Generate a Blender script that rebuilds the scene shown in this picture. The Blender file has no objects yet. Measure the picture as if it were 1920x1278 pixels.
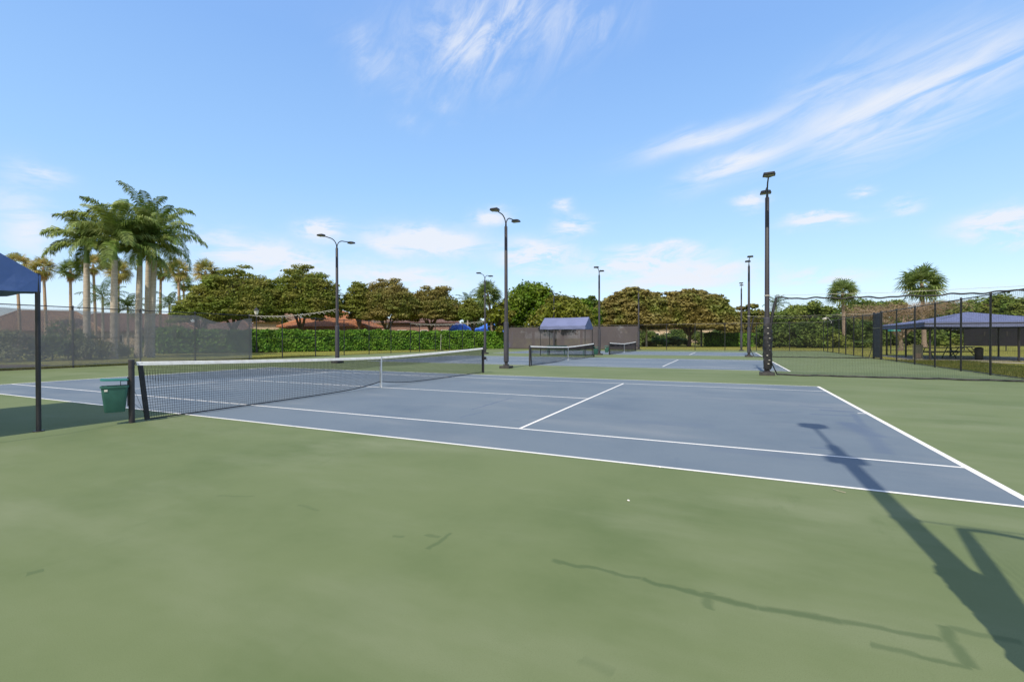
import bpy, math, random
import numpy as np
from mathutils import Vector, Matrix
R = math.radians
sc = bpy.context.scene
col = sc.collection
# ------------------------------------------------------------------ camera
CAM = np.array([9.42986, -5.43575, 1.45630]); YAW, PITCH, ROLL, FPX = -0.4366108, -0.0055950, -0.0022793, 870.22
F_ = np.array([math.sin(YAW)*math.cos(PITCH), math.cos(YAW)*math.cos(PITCH), math.sin(PITCH)])
R0 = np.cross(F_, [0, 0, 1.0]); R0 /= np.linalg.norm(R0); U0 = np.cross(R0, F_)
R_ = math.cos(ROLL)*R0 + math.sin(ROLL)*U0; U_ = -math.sin(ROLL)*R0 + math.cos(ROLL)*U0
cd = bpy.data.cameras.new('camera'); co = bpy.data.objects.new('camera', cd); col.objects.link(co)
cd.sensor_width = 36.0; cd.lens = FPX/1920*36; cd.clip_start = 0.05; cd.clip_end = 6000
co.matrix_world = Matrix(((R_[0], U_[0], -F_[0], CAM[0]), (R_[1], U_[1], -F_[1], CAM[1]), (R_[2], U_[2], -F_[2], CAM[2]), (0, 0, 0, 1)))
sc.camera = co
# ------------------------------------------------------------------ exposure and render
sc.view_settings.view_transform = 'Standard'; sc.view_settings.look = 'None'
sc.view_settings.exposure = 0.50; sc.view_settings.gamma = 1.0
sc.render.engine = 'CYCLES'
sc.cycles.transparent_max_bounces = 32; sc.cycles.max_bounces = 8
sc.cycles.use_denoising = True
# ------------------------------------------------------------------ sun
SUN_EL = 51.8
sd = bpy.data.lights.new('sun', 'SUN'); sd.energy = 2.95; sd.angle = R(0.6); sd.color = (1.0, 0.91, 0.77)
so = bpy.data.objects.new('sun', sd); col.objects.link(so); so.rotation_euler = (R(90-SUN_EL), 0, R(0.5)); so.location = (0, -40, 40)
# ------------------------------------------------------------------ sky
SKY_STRENGTH = 0.13; VEIL = 0.86
SKY_TINT = (0.96, 1.02, 1.06)
w = bpy.data.worlds.new('World'); sc.world = w; w.use_nodes = True
nt = w.node_tree; nt.nodes.clear()
def wn(t, **k):
    n = nt.nodes.new(t)
    for a, b in k.items(): setattr(n, a, b)
    return n
def wl(a, b): nt.links.new(a, b)
sky = wn('ShaderNodeTexSky', sky_type='NISHITA', sun_disc=False)
sky.sun_elevation = R(SUN_EL); sky.sun_rotation = R(180); sky.air_density = 1.0; sky.dust_density = 0.6; sky.ozone_density = 1.6; sky.altitude = 0
tint = wn('ShaderNodeMix', data_type='RGBA', blend_type='MULTIPLY'); tint.inputs[0].default_value = 1
wl(sky.outputs[0], tint.inputs[6]); tint.inputs[7].default_value = (*SKY_TINT, 1)
bg = wn('ShaderNodeBackground'); wl(tint.outputs[2], bg.inputs[0]); bg.inputs[1].default_value = SKY_STRENGTH
bgc = wn('ShaderNodeBackground'); bgc.inputs[0].default_value = (0.86, 0.90, 0.98, 1); bgc.inputs[1].default_value = 0.70
out = wn('ShaderNodeOutputWorld'); mixs = wn('ShaderNodeMixShader')
wl(bgc.outputs[0], mixs.inputs[2]); wl(mixs.outputs[0], out.inputs[0])
tc = wn('ShaderNodeTexCoord'); sep = wn('ShaderNodeSeparateXYZ'); wl(tc.outputs['Generated'], sep.inputs[0])
def wm(op, a, b=None, clamp=False):
    n = wn('ShaderNodeMath', operation=op); n.use_clamp = clamp
    for i, v in enumerate((a, b)):
        if v is None: continue
        if isinstance(v, (int, float)): n.inputs[i].default_value = v
        else: wl(v, n.inputs[i])
    return n.outputs[0]
az = wm('ARCTAN2', sep.outputs[0], sep.outputs[1]); el = wm('ARCSINE', sep.outputs[2])
comb = wn('ShaderNodeCombineXYZ'); wl(az, comb.inputs[0]); wl(el, comb.inputs[1])
def azel(px, py):                      # bearing and height of a cloud in the sky
    d = F_ + R_*((px-960)/FPX) - U_*((py-639)/FPX); d /= np.linalg.norm(d)
    return math.atan2(d[0], d[1]), math.asin(d[2])
# each cloud: from a bearing to a bearing along its length, half thickness in radians, strength, kind of drift
CLOUDS = [((735, 95), (1075, 15), 0.0800, 0.71, 'w'), ((640, 70), (760, 150), 0.0350, 0.34, 'w'), ((800, 190), (860, 200), 0.0200, 0.37, 'w'), ((1000, 60), (1200, 20), 0.0450, 0.29, 'w'),
          ((1180, 300), (1480, 205), 0.0190, 0.83, 's'), ((1420, 225), (1720, 40), 0.0300, 0.30, 's'), ((1270, 352), (1500, 262), 0.0260, 0.90, 's'), ((1440, 275), (1990, 65), 0.0600, 0.71, 's'),
          ((1480, 250), (1930, 95), 0.0220, 0.63, 's'), ((1720, 110), (1990, 40), 0.0400, 0.39, 's'), ((1500, 300), (1900, 175), 0.0400, 0.29, 's'), ((555, 430), (650, 432), 0.0184, 0.89, 'h'),
          ((690, 447), (915, 458), 0.0276, 1.00, 'h'), ((930, 480), (1085, 482), 0.0299, 1.00, 'h'), ((880, 412), (960, 405), 0.0161, 0.65, 'h'), ((1035, 428), (1110, 420), 0.0184, 0.79, 'h'),
          ((1030, 392), (1075, 384), 0.0138, 0.58, 'h'), ((1080, 500), (1330, 488), 0.0253, 1.00, 'h'), ((1250, 510), (1420, 505), 0.0161, 0.86, 'h'), ((1160, 470), (1340, 468), 0.0126, 0.79, 'h'),
          ((1465, 418), (1610, 404), 0.0103, 1.00, 'h'), ((1370, 380), (1440, 376), 0.0115, 0.71, 'h'), ((1590, 362), (1650, 352), 0.0080, 0.71, 'h'), ((1660, 388), (1730, 380), 0.0092, 0.58, 'h'),
          ((1780, 425), (1980, 395), 0.0161, 0.89, 'h'), ((1790, 446), (1990, 425), 0.0149, 0.79, 'h'), ((1820, 466), (1960, 455), 0.0103, 0.71, 'h'), ((340, 455), (640, 500), 0.0299, 0.79, 'h'),
          ((-20, 420), (110, 425), 0.0575, 0.50, 'h'), ((20, 316), (140, 340), 0.0138, 0.43, 'h'), ((600, 510), (900, 525), 0.0253, 0.71, 'h'), ((1100, 530), (1460, 520), 0.0253, 0.65, 'h'),
          ((1440, 520), (1640, 515), 0.0138, 0.58, 'h'), ((740, 215), (800, 245), 0.0150, 0.23, 'w'), ((680, 445), (760, 480), 0.0172, 0.58, 'h')]
def field(rot, scale, detail, rough, dist=0.0, shift=0.0):     # one wind-drawn noise field over the whole sky
    mp = wn('ShaderNodeMapping', vector_type='POINT'); mp.inputs[1].default_value = (shift, shift*.7, shift*.3); mp.inputs[2].default_value = (0, 0, -rot); wl(comb.outputs[0], mp.inputs[0])
    ms = wn('ShaderNodeVectorMath', operation='MULTIPLY'); wl(mp.outputs[0], ms.inputs[0]); ms.inputs[1].default_value = (*scale, 1)
    tx = wn('ShaderNodeTexNoise'); tx.inputs['Scale'].default_value = 1; tx.inputs['Detail'].default_value = detail; tx.inputs['Roughness'].default_value = rough; tx.inputs['Distortion'].default_value = dist
    wl(ms.outputs[0], tx.inputs['Vector']); return tx
def warpof(tx, amp):
    v = wn('ShaderNodeVectorMath', operation='MULTIPLY_ADD'); wl(tx.outputs['Color'], v.inputs[0]); v.inputs[1].default_value = (amp, amp, 0); v.inputs[2].default_value = (-amp/2, -amp/2, 0)
    a_ = wn('ShaderNodeVectorMath', operation='ADD'); wl(v.outputs[0], a_.inputs[0]); wl(comb.outputs[0], a_.inputs[1]); return a_.outputs[0]
def remap(tx, lo, hi):
    f = wn('ShaderNodeMapRange', interpolation_type='SMOOTHSTEP'); wl(tx.outputs[0], f.inputs[0]); f.inputs[1].default_value = lo; f.inputs[2].default_value = hi; return f.outputs[0]
D_ROT = math.atan2(azel(1920, 80)[1]-azel(1300, 345)[1], azel(1920, 80)[0]-azel(1300, 345)[0])
FIELDS = {'s': (warpof(field(D_ROT, (5, 12), 5, .55), .06), remap(field(D_ROT, (4.5, 27), 8, .60, .8, 3.1), .28, .66)),       # drawn-out cirrus
          'h': (warpof(field(0.05, (12, 26), 6, .62, 0, 5.0), .05), remap(field(0.05, (9, 26), 8, .66, .5, 8.2), .34, .58)),  # low flat puffs
          'w': (warpof(field(1.1, (9, 16), 5, .6, 0, 2.0), .10), remap(field(0.75, (6, 14), 8, .66, 1.1, 6.4), .34, .70))}      # wispy tuft overhead
acc = None
for i, (a, b, hw, st, kind) in enumerate(CLOUDS):
    a1, e1 = azel(*a); a2, e2 = azel(*b)
    mp = wn('ShaderNodeMapping', vector_type='TEXTURE')
    mp.inputs[1].default_value = ((a1+a2)/2, (e1+e2)/2, 0); mp.inputs[2].default_value = (0, 0, math.atan2(e2-e1, a2-a1))
    mp.inputs[3].default_value = (math.hypot(a2-a1, e2-e1)/2*1.2, hw*1.35, 1)
    wv, fib = FIELDS[kind]
    if acc is None: wl(wv, mp.inputs[0])
    else:                               # chained, so that the clouds are worked out one after the other
        ch = wn('ShaderNodeVectorMath', operation='ADD'); wl(wv, ch.inputs[0]); wl(wm('MULTIPLY', acc, 1e-7), ch.inputs[1]); wl(ch.outputs[0], mp.inputs[0])
    dt = wn('ShaderNodeVectorMath', operation='DOT_PRODUCT'); wl(mp.outputs[0], dt.inputs[0]); wl(mp.outputs[0], dt.inputs[1])
    v = wm('MINIMUM', wm('MULTIPLY', wm('MULTIPLY', wm('EXPONENT', wm('MULTIPLY', dt.outputs['Value'], -2.2)), fib), st*(1.75 if kind == 'h' else 1.15)), .92)
    acc = v if acc is None else wm('SUBTRACT', 1.0, wm('MULTIPLY', wm('SUBTRACT', 1.0, acc), wm('SUBTRACT', 1.0, v)))
# veil colour mixed in to brighten the sky: bluish overhead, nearly white at the horizon
vr = wn('ShaderNodeValToRGB'); ve = vr.color_ramp.elements
ve[0].position = 0; ve[0].color = (.69, .79, .94, 1); ve[1].position = 1; ve[1].color = (.25, .40, .94, 1)
for ps, cc in ((.10, (.48, .69, .97, 1)), (.25, (.34, .60, .96, 1)), (.45, (.25, .48, .93, 1))): q_ = ve.new(ps); q_.color = cc
wl(wm('MULTIPLY', el, 1/1.2, True), vr.inputs[0])
sunw = wn('ShaderNodeMapRange', interpolation_type='SMOOTHSTEP'); wl(sep.outputs[1], sunw.inputs[0]); sunw.inputs[1].default_value = .30; sunw.inputs[2].default_value = -.35
vmix = wn('ShaderNodeMix', data_type='RGBA'); wl(sunw.outputs[0], vmix.inputs[0]); wl(vr.outputs[0], vmix.inputs[6]); vmix.inputs[7].default_value = (.46, .45, .44, 1)  # unseen sky toward the sun set to grey, making its fill light less blue
bgv = wn('ShaderNodeBackground'); wl(vmix.outputs[2], bgv.inputs[0]); bgv.inputs[1].default_value = VEIL
mixv = wn('ShaderNodeMixShader'); mixv.inputs[0].default_value = .62; wl(bg.outputs[0], mixv.inputs[1]); wl(bgv.outputs[0], mixv.inputs[2]); wl(mixv.outputs[0], mixs.inputs[1])
wl(wm('MULTIPLY', acc, 1.0, True), mixs.inputs[0])
w.cycles.sampling_method = 'MANUAL'; w.cycles.sample_map_resolution = 256

# ------------------------------------------------------------------ placing helpers
def ground(px, py, z=0):
    d = F_*FPX + R_*(px-960) - U_*(py-639); t = (z-CAM[2])/d[2]; p = CAM+t*d
    return float(p[0]), float(p[1])
def at(px, D):                         # ground spot D metres deep in the direction of a bearing
    d = F_ + R_*((px-960)/FPX); p = CAM + d*D
    return float(p[0]), float(p[1])
def hgt(py, D):
    return 1.456 + (635.5-py)*D/FPX
# ------------------------------------------------------------------ materials
def mat(name):
    m = bpy.data.materials.new(name); m.use_nodes = True
    n = m.node_tree; n.nodes.clear(); return m, n
def N(n, t, **k):
    x = n.nodes.new(t)
    for a, b in k.items(): setattr(x, a, b)
    return x
def noise_mix(n, c1, c2, scale, vec=None, detail=5, lo=.35, hi=.65, rough=.6, stretch=None):
    tx = N(n, 'ShaderNodeTexNoise'); tx.inputs['Scale'].default_value = scale; tx.inputs['Detail'].default_value = detail; tx.inputs['Roughness'].default_value = rough
    if vec is None:
        t = N(n, 'ShaderNodeTexCoord'); vec = t.outputs['Object']
    if stretch:
        mp = N(n, 'ShaderNodeMapping'); mp.inputs[3].default_value = stretch; n.links.new(vec, mp.inputs[0]); vec = mp.outputs[0]
    n.links.new(vec, tx.inputs['Vector'])
    mr = N(n, 'ShaderNodeMapRange', interpolation_type='SMOOTHSTEP'); n.links.new(tx.outputs[0], mr.inputs[0]); mr.inputs[1].default_value = lo; mr.inputs[2].default_value = hi
    mx = N(n, 'ShaderNodeMix', data_type='RGBA'); n.links.new(mr.outputs[0], mx.inputs[0])
    for i, c in ((6, c1), (7, c2)):
        if isinstance(c, tuple): mx.inputs[i].default_value = (*c[:3], 1)
        else: n.links.new(c, mx.inputs[i])
    return mx.outputs[2], mr.outputs[0]
def bump(n, scale, strength, dist=.01, stretch=None):
    tx = N(n, 'ShaderNodeTexNoise'); tx.inputs['Scale'].default_value = scale; tx.inputs['Detail'].default_value = 4
    t = N(n, 'ShaderNodeTexCoord'); v = t.outputs['Object']
    if stretch:
        mp = N(n, 'ShaderNodeMapping'); mp.inputs[3].default_value = stretch; n.links.new(v, mp.inputs[0]); v = mp.outputs[0]
    n.links.new(v, tx.inputs['Vector'])
    b = N(n, 'ShaderNodeBump'); b.inputs['Strength'].default_value = strength; b.inputs['Distance'].default_value = dist
    n.links.new(tx.outputs[0], b.inputs['Height']); return b.outputs[0]
def simple(name, c, rough=.6, c2=None, scale=3, metal=0, spec=.5, bmp=None, stretch=None):
    m, n = mat(name); p = N(n, 'ShaderNodeBsdfPrincipled'); o = N(n, 'ShaderNodeOutputMaterial'); n.links.new(p.outputs[0], o.inputs[0])
    p.inputs['Roughness'].default_value = rough; p.inputs['Metallic'].default_value = metal; p.inputs['Specular IOR Level'].default_value = spec
    if c2 is None: c2 = tuple(x*.82 for x in c)
    k, _ = noise_mix(n, c, c2, scale, stretch=stretch); n.links.new(k, p.inputs['Base Color'])
    if bmp: n.links.new(bump(n, *bmp), p.inputs['Normal'])
    return m
def sheetmat(name, c, alpha, c2=None, scale=.8, translucent=.3, rough=.9):      # thin woven fabric one can see through
    m, n = mat(name); o = N(n, 'ShaderNodeOutputMaterial')
    d = N(n, 'ShaderNodeBsdfDiffuse'); tr = N(n, 'ShaderNodeBsdfTranslucent'); tp = N(n, 'ShaderNodeBsdfTransparent')
    k, fac = noise_mix(n, c, c2 or tuple(x*.75 for x in c), scale)
    n.links.new(k, d.inputs[0]); n.links.new(k, tr.inputs[0])
    a = N(n, 'ShaderNodeMixShader'); a.inputs[0].default_value = translucent; n.links.new(d.outputs[0], a.inputs[1]); n.links.new(tr.outputs[0], a.inputs[2])
    b = N(n, 'ShaderNodeMixShader'); n.links.new(tp.outputs[0], b.inputs[1]); n.links.new(a.outputs[0], b.inputs[2])
    mr = N(n, 'ShaderNodeMapRange'); n.links.new(fac, mr.inputs[0]); mr.inputs[3].default_value = alpha-.05; mr.inputs[4].default_value = min(1, alpha+.05); n.links.new(mr.outputs[0], b.inputs[0])
    n.links.new(b.outputs[0], o.inputs[0]); return m
def wiremat(name, c, cell, wire, diamond):       # woven wire or cord, laid out in the sheet's own metres
    m, n = mat(name); o = N(n, 'ShaderNodeOutputMaterial')
    uv = N(n, 'ShaderNodeUVMap'); s = N(n, 'ShaderNodeSeparateXYZ'); n.links.new(uv.outputs[0], s.inputs[0])
    def M(op, a, b=None):
        x = N(n, 'ShaderNodeMath', operation=op)
        for i, v in enumerate((a, b)):
            if v is None: continue
            if isinstance(v, (int, float)): x.inputs[i].default_value = v
            else: n.links.new(v, x.inputs[i])
        return x.outputs[0]
    u, v = s.outputs[0], s.outputs[1]
    if diamond: u, v = M('ADD', u, v), M('SUBTRACT', u, v)
    k = wire/cell
    a = M('LESS_THAN', M('FRACT', M('DIVIDE', u, cell)), k); b = M('LESS_THAN', M('FRACT', M('DIVIDE', v, cell)), k)
    f = M('MAXIMUM', a, b)
    d = N(n, 'ShaderNodeBsdfDiffuse'); d.inputs[0].default_value = (*c, 1); tp = N(n, 'ShaderNodeBsdfTransparent')
    x = N(n, 'ShaderNodeMixShader'); n.links.new(f, x.inputs[0]); n.links.new(tp.outputs[0], x.inputs[1]); n.links.new(d.outputs[0], x.inputs[2]); n.links.new(x.outputs[0], o.inputs[0])
    return m
def leafmat(name, c1, c2, scale=.35, lo=.35, hi=.65, trans=.42, vary=.35):
    m, n = mat(name); o = N(n, 'ShaderNodeOutputMaterial')
    k, _ = noise_mix(n, c1, c2, scale, lo=lo, hi=hi, detail=3)
    g = N(n, 'ShaderNodeNewGeometry'); mr = N(n, 'ShaderNodeMapRange'); n.links.new(g.outputs['Random Per Island'], mr.inputs[0]); mr.inputs[3].default_value = 1-vary; mr.inputs[4].default_value = 1+vary
    hs = N(n, 'ShaderNodeHueSaturation'); n.links.new(k, hs.inputs['Color']); n.links.new(mr.outputs[0], hs.inputs['Value'])
    d = N(n, 'ShaderNodeBsdfPrincipled'); d.inputs['Roughness'].default_value = .55; d.inputs['Specular IOR Level'].default_value = .25
    t = N(n, 'ShaderNodeBsdfTranslucent'); n.links.new(hs.outputs[0], d.inputs['Base Color']); n.links.new(hs.outputs[0], t.inputs[0])
    x = N(n, 'ShaderNodeMixShader'); x.inputs[0].default_value = trans; n.links.new(d.outputs[0], x.inputs[1]); n.links.new(t.outputs[0], x.inputs[2]); n.links.new(x.outputs[0], o.inputs[0])
    return m
M = {}
M['black'] = simple('black_paint', (.022, .021, .026), .45, (.035, .033, .038), 4)
M['charcoal'] = simple('charcoal_paint', (.026, .023, .028), .5, (.045, .040, .044), 2.5, stretch=(1, 1, .3))
M['sleeve'] = simple('scuffed_pole_sleeve', (.060, .058, .074), .6, (.034, .032, .042), 3, stretch=(1, 1, .25))
M['plinth'] = simple('dark_concrete', (.07, .068, .066), .85, (.045, .044, .043), 6)
M['white'] = simple('white_vinyl', (.88, .85, .78), .55, (.76, .72, .64), 6)
M['rope'] = simple('pale_rope', (.55, .52, .46), .8)
M['greenplastic'] = simple('green_plastic', (.045, .150, .125), .42, (.036, .125, .105), 5)
M['teal'] = simple('teal_plastic', (.03, .22, .18), .45)
M['canvas'] = simple('blue_canvas', (.125, .205, .47), .75, (.105, .175, .41), 1.2, bmp=(5, .25, .05))
M['canvas_pale'] = simple('faded_blue_canvas', (.165, .190, .335), .8, (.138, .162, .29), 1.0, bmp=(3, .2, .05))
M['concrete'] = simple('pale_concrete', (.42, .38, .32), .9, (.34, .30, .25), 2)
M['slab'] = simple('grey_slab', (.30, .28, .26), .9, (.24, .22, .2), 2)  # greyer and darker than the path concrete
M['beige'] = simple('beige_cabinet_paint', (.27, .255, .17), .6)
M['lens'] = simple('lamp_lens', (.28, .25, .18), .3, (.22, .2, .15), 20)
M['fabric'] = simple('black_net_fabric', (.012, .012, .015), .6, (.026, .025, .030), 12)
M['windscreen'] = sheetmat('grey_windscreen_mesh', (.42, .39, .39), .65, (.34, .315, .32), .5, .5)
M['windscreen_back'] = sheetmat('brown_grey_windscreen', (.135, .118, .125), .93, (.115, .102, .112), .35, .1)
M['darkscreen'] = sheetmat('dark_windscreen', (.030, .030, .040), .95, (.038, .037, .047), .5, .1)
M['chain'] = wiremat('black_chain_link', (.03, .03, .032), .055, .0042, True)
M['cordnet'] = wiremat('black_cord_net', (.03, .035, .03), .045, .0034, False)
M['trunk_grey'] = simple('grey_palm_trunk', (.54, .47, .39), .85, (.40, .34, .27), 1.6, stretch=(.6, .6, 5), bmp=(6, .3, .05))
M['trunk_tan'] = simple('tan_palm_trunk', (.50, .36, .25), .9, (.36, .25, .17), 3, stretch=(1, 1, 4), bmp=(8, .6, .08))
M['trunk_sabal'] = simple('pinkish_palm_trunk', (.36, .27, .21), .9, (.26, .19, .15), 3, stretch=(1, 1, 3), bmp=(8, .5, .06))
M['bark'] = simple('tree_bark', (.17, .125, .09), .95, (.10, .075, .055), 2.5, stretch=(1, 1, .4), bmp=(5, .6, .08))
M['palebark'] = simple('pale_dry_bark', (.40, .31, .22), .95, (.30, .22, .16), 2)
M['shaft'] = simple('green_crownshaft', (.13, .22, .05), .4, (.16, .25, .07), 2)
M['royal'] = leafmat('royal_palm_fronds', (.120, .195, .032), (.290, .340, .100), .5, vary=.4, trans=.25)
M['coco'] = leafmat('coconut_fronds', (.075, .13, .03), (.13, .18, .045), .5)
M['fan'] = leafmat('fan_palm_leaves', (.150, .225, .060), (.250, .300, .100), .7, vary=.4)
M['fan_yellow'] = leafmat('yellowing_fan_leaves', (.30, .31, .08), (.52, .40, .15), .6, vary=.35)
M['skirt'] = leafmat('dry_palm_skirt', (.60, .42, .20), (.46, .30, .13), .8, vary=.3, trans=.2)
M['olive'] = leafmat('olive_tree_leaves', (.180, .245, .038), (.285, .280, .062), .28, vary=.3)
M['brownish'] = leafmat('bronze_tree_leaves', (.185, .225, .042), (.300, .248, .078), .22, lo=.3, hi=.58, vary=.3)
M['bright'] = leafmat('bright_green_leaves', (0.109, 0.213, 0.014), (0.184, 0.247, 0.023), .25, vary=.35)
M['lime'] = leafmat('lime_olive_leaves', (0.176, 0.209, 0.020), (0.231, 0.220, 0.037), .25, vary=.3)
M['darkgreen'] = leafmat('dark_green_leaves', (.085, .150, .030), (.180, .240, .050), .3, vary=.4)
M['midgreen'] = leafmat('mid_green_leaves', (.145, .235, .036), (.260, .300, .062), .3, vary=.4)
M['hedge'] = leafmat('hedge_leaves', (.100, .240, .018), (.170, .310, .028), 1.2, vary=.45, trans=.25)
M['shrub'] = leafmat('grey_green_shrub_leaves', (.19, .22, .09), (.30, .32, .15), .9, vary=.4)
M['twigs'] = leafmat('dry_twigs', (.38, .27, .17), (.27, .19, .12), .5, vary=.3, trans=.1)
M['grassblade'] = leafmat('grass_blades', (.10, .13, .022), (.17, .17, .04), .4, vary=.35, trans=.3)
M['cream'] = simple('cream_stucco', (.60, .47, .34), .9, (.52, .40, .29), .8)
M['pink'] = simple('pink_stucco', (.40, .24, .19), .9, (.33, .20, .16), .8)
M['glassdark'] = simple('dark_window_glass', (.02, .022, .03), .15)
M['tarp'] = simple('blue_tarpaulin', (.07, .22, .80), .5, (.05, .17, .68), .8, bmp=(2, .6, .2))
M['mulch'] = simple('brown_mulch', (.13, .075, .045), .95, (.08, .05, .03), 5, bmp=(20, .8, .05))
M['twig'] = simple('pale_twig', (.45, .40, .30), .8)
M['picnic'] = simple('dark_green_metal', (.012, .035, .028), .5)
M['orange'] = simple('orange_panel', (.65, .25, .06), .6)
def tilemat(name, c, c2):
    m, n = mat(name); p = N(n, 'ShaderNodeBsdfPrincipled'); o = N(n, 'ShaderNodeOutputMaterial'); n.links.new(p.outputs[0], o.inputs[0]); p.inputs['Roughness'].default_value = .85
    k, _ = noise_mix(n, c, c2, 2.5, detail=6); n.links.new(k, p.inputs['Base Color'])
    uv = N(n, 'ShaderNodeUVMap'); wv = N(n, 'ShaderNodeTexWave'); wv.inputs['Scale'].default_value = .55; wv.inputs['Distortion'].default_value = .3; n.links.new(uv.outputs[0], wv.inputs['Vector'])
    b = N(n, 'ShaderNodeBump'); b.inputs['Strength'].default_value = 1; b.inputs['Distance'].default_value = .12; n.links.new(wv.outputs[0], b.inputs['Height']); n.links.new(b.outputs[0], p.inputs['Normal'])
    return m
M['tile_orange'] = tilemat('orange_roof_tiles', (.80, .34, .15), (.66, .26, .12))
M['tile_tan'] = tilemat('tan_roof_tiles', (.50, .30, .18), (.40, .24, .15))
M['tile_pink'] = tilemat('faded_pink_roof_tiles', (.36, .20, .15), (.28, .16, .12))

# ------------------------------------------------------------------ mesh helpers
class MB:
    def __init__(s): s.v = []; s.f = []; s.uv = None
    def add(s, vs, fs):
        b = len(s.v); s.v += [tuple(map(float, p)) for p in vs]; s.f += [tuple(i+b for i in f) for f in fs]; return s
    def box(s, c, d, rz=0, rx=0, top=1.0):
        x, y, z = (k/2 for k in d); P = []
        cr, sr = math.cos(rz), math.sin(rz); ca, sa = math.cos(rx), math.sin(rx)
        for sz in (-1, 1):
            k = top if sz > 0 else 1
            for sx, sy in ((-1, -1), (1, -1), (1, 1), (-1, 1)):
                a, b_, c_ = sx*x*k, sy*y*k, sz*z
                b_, c_ = b_*ca-c_*sa, b_*sa+c_*ca
                a, b_ = a*cr-b_*sr, a*sr+b_*cr
                P.append((c[0]+a, c[1]+b_, c[2]+c_))
        return s.add(P, [(3, 2, 1, 0), (4, 5, 6, 7), (0, 1, 5, 4), (1, 2, 6, 5), (2, 3, 7, 6), (3, 0, 4, 7)])
    def tube(s, pts, rad, n=8, caps=True):
        pts = [Vector(p) for p in pts]
        if not hasattr(rad, '__len__'): rad = [rad]*len(pts)
        rings = []; up = None
        for i, p in enumerate(pts):
            t = (pts[min(i+1, len(pts)-1)]-pts[max(i-1, 0)])
            if t.length < 1e-9: t = Vector((0, 0, 1))
            t.normalize()
            if up is None:
                a = Vector((1, 0, 0)) if abs(t.x) < .9 else Vector((0, 1, 0)); up = (a-t*a.dot(t)).normalized()
            else:
                up = (up-t*up.dot(t)); up = up.normalized() if up.length > 1e-6 else Vector((1, 0, 0))
            b = t.cross(up); r = rad[i]
            rings.append([p+(up*math.cos(2*math.pi*k/n)+b*math.sin(2*math.pi*k/n))*r for k in range(n)])
        vs = [q for r in rings for q in r]; fs = []
        for i in range(len(pts)-1):
            for k in range(n):
                fs.append((i*n+k, i*n+(k+1) % n, (i+1)*n+(k+1) % n, (i+1)*n+k))
        if caps: fs += [tuple(range(n-1, -1, -1)), tuple((len(pts)-1)*n+k for k in range(n))]
        return s.add(vs, fs)
    def build(s, name, m, parent=None, smooth=False, bevel=0):
        me = bpy.data.meshes.new(name); me.from_pydata(s.v, [], s.f); me.materials.append(m); me.update()
        if smooth:
            me.polygons.foreach_set('use_smooth', [True]*len(me.polygons))
            me.set_sharp_from_angle(angle=R(40))
        o = bpy.data.objects.new(name, me); col.objects.link(o); o.parent = parent
        if bevel:
            b = o.modifiers.new('bevel', 'BEVEL'); b.width = bevel; b.segments = 2; b.limit_method = 'ANGLE'
        return o
def quads(name, V, m, parent=None, per=4):       # V: (n, per, 3) loose faces
    n = len(V); me = bpy.data.meshes.new(name)
    me.vertices.add(n*per); me.vertices.foreach_set('co', np.asarray(V, np.float32).ravel())
    me.loops.add(n*per); me.loops.foreach_set('vertex_index', np.arange(n*per, dtype=np.int32))
    me.polygons.add(n); me.polygons.foreach_set('loop_start', np.arange(0, n*per, per, dtype=np.int32))
    me.materials.append(m); me.update(calc_edges=True); me.validate()
    o = bpy.data.objects.new(name, me); col.objects.link(o); o.parent = parent; return o
def sheet(name, P, UV, m, parent=None, smooth=True):   # P: (a, b, 3) grid with UV in metres
    a, b = P.shape[:2]; idx = np.arange(a*b).reshape(a, b)
    fs = [(int(idx[i, j]), int(idx[i+1, j]), int(idx[i+1, j+1]), int(idx[i, j+1])) for i in range(a-1) for j in range(b-1)]
    me = bpy.data.meshes.new(name); me.from_pydata([tuple(map(float, p)) for p in P.reshape(-1, 3)], [], fs)
    u = me.uv_layers.new(name='UVMap'); li = [l.vertex_index for l in me.loops]
    u.data.foreach_set('uv', np.asarray(UV, np.float32).reshape(-1, 2)[li].ravel())
    me.materials.append(m)
    if smooth: me.polygons.foreach_set('use_smooth', [True]*len(me.polygons))
    o = bpy.data.objects.new(name, me); col.objects.link(o); o.parent = parent; return o
def tag(o, label=None, cat=None, group=None, kind=None):
    if label: o['label'] = label
    if cat: o['category'] = cat
    if group: o['group'] = group
    if kind: o['kind'] = kind
    return o
def thing(name, label, cat, loc=(0, 0, 0), rz=0, group=None):
    o = bpy.data.objects.new(name, None); col.objects.link(o); o.location = loc; o.rotation_euler = (0, 0, rz); o.empty_display_size = .3
    return tag(o, label, cat, group)
def dup(root, loc, rz=0, label=None):
    def cp(o, par):
        c = o.copy(); col.objects.link(c); c.parent = par
        for ch in [x for x in col.objects if x.parent == o]: cp(ch, c)
        return c
    r = cp(root, None); r.location = loc; r.rotation_euler = (0, 0, rz)
    if label: r['label'] = label
    return r

# ================================================================== THE SETTING
PIT = 17.87
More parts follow.
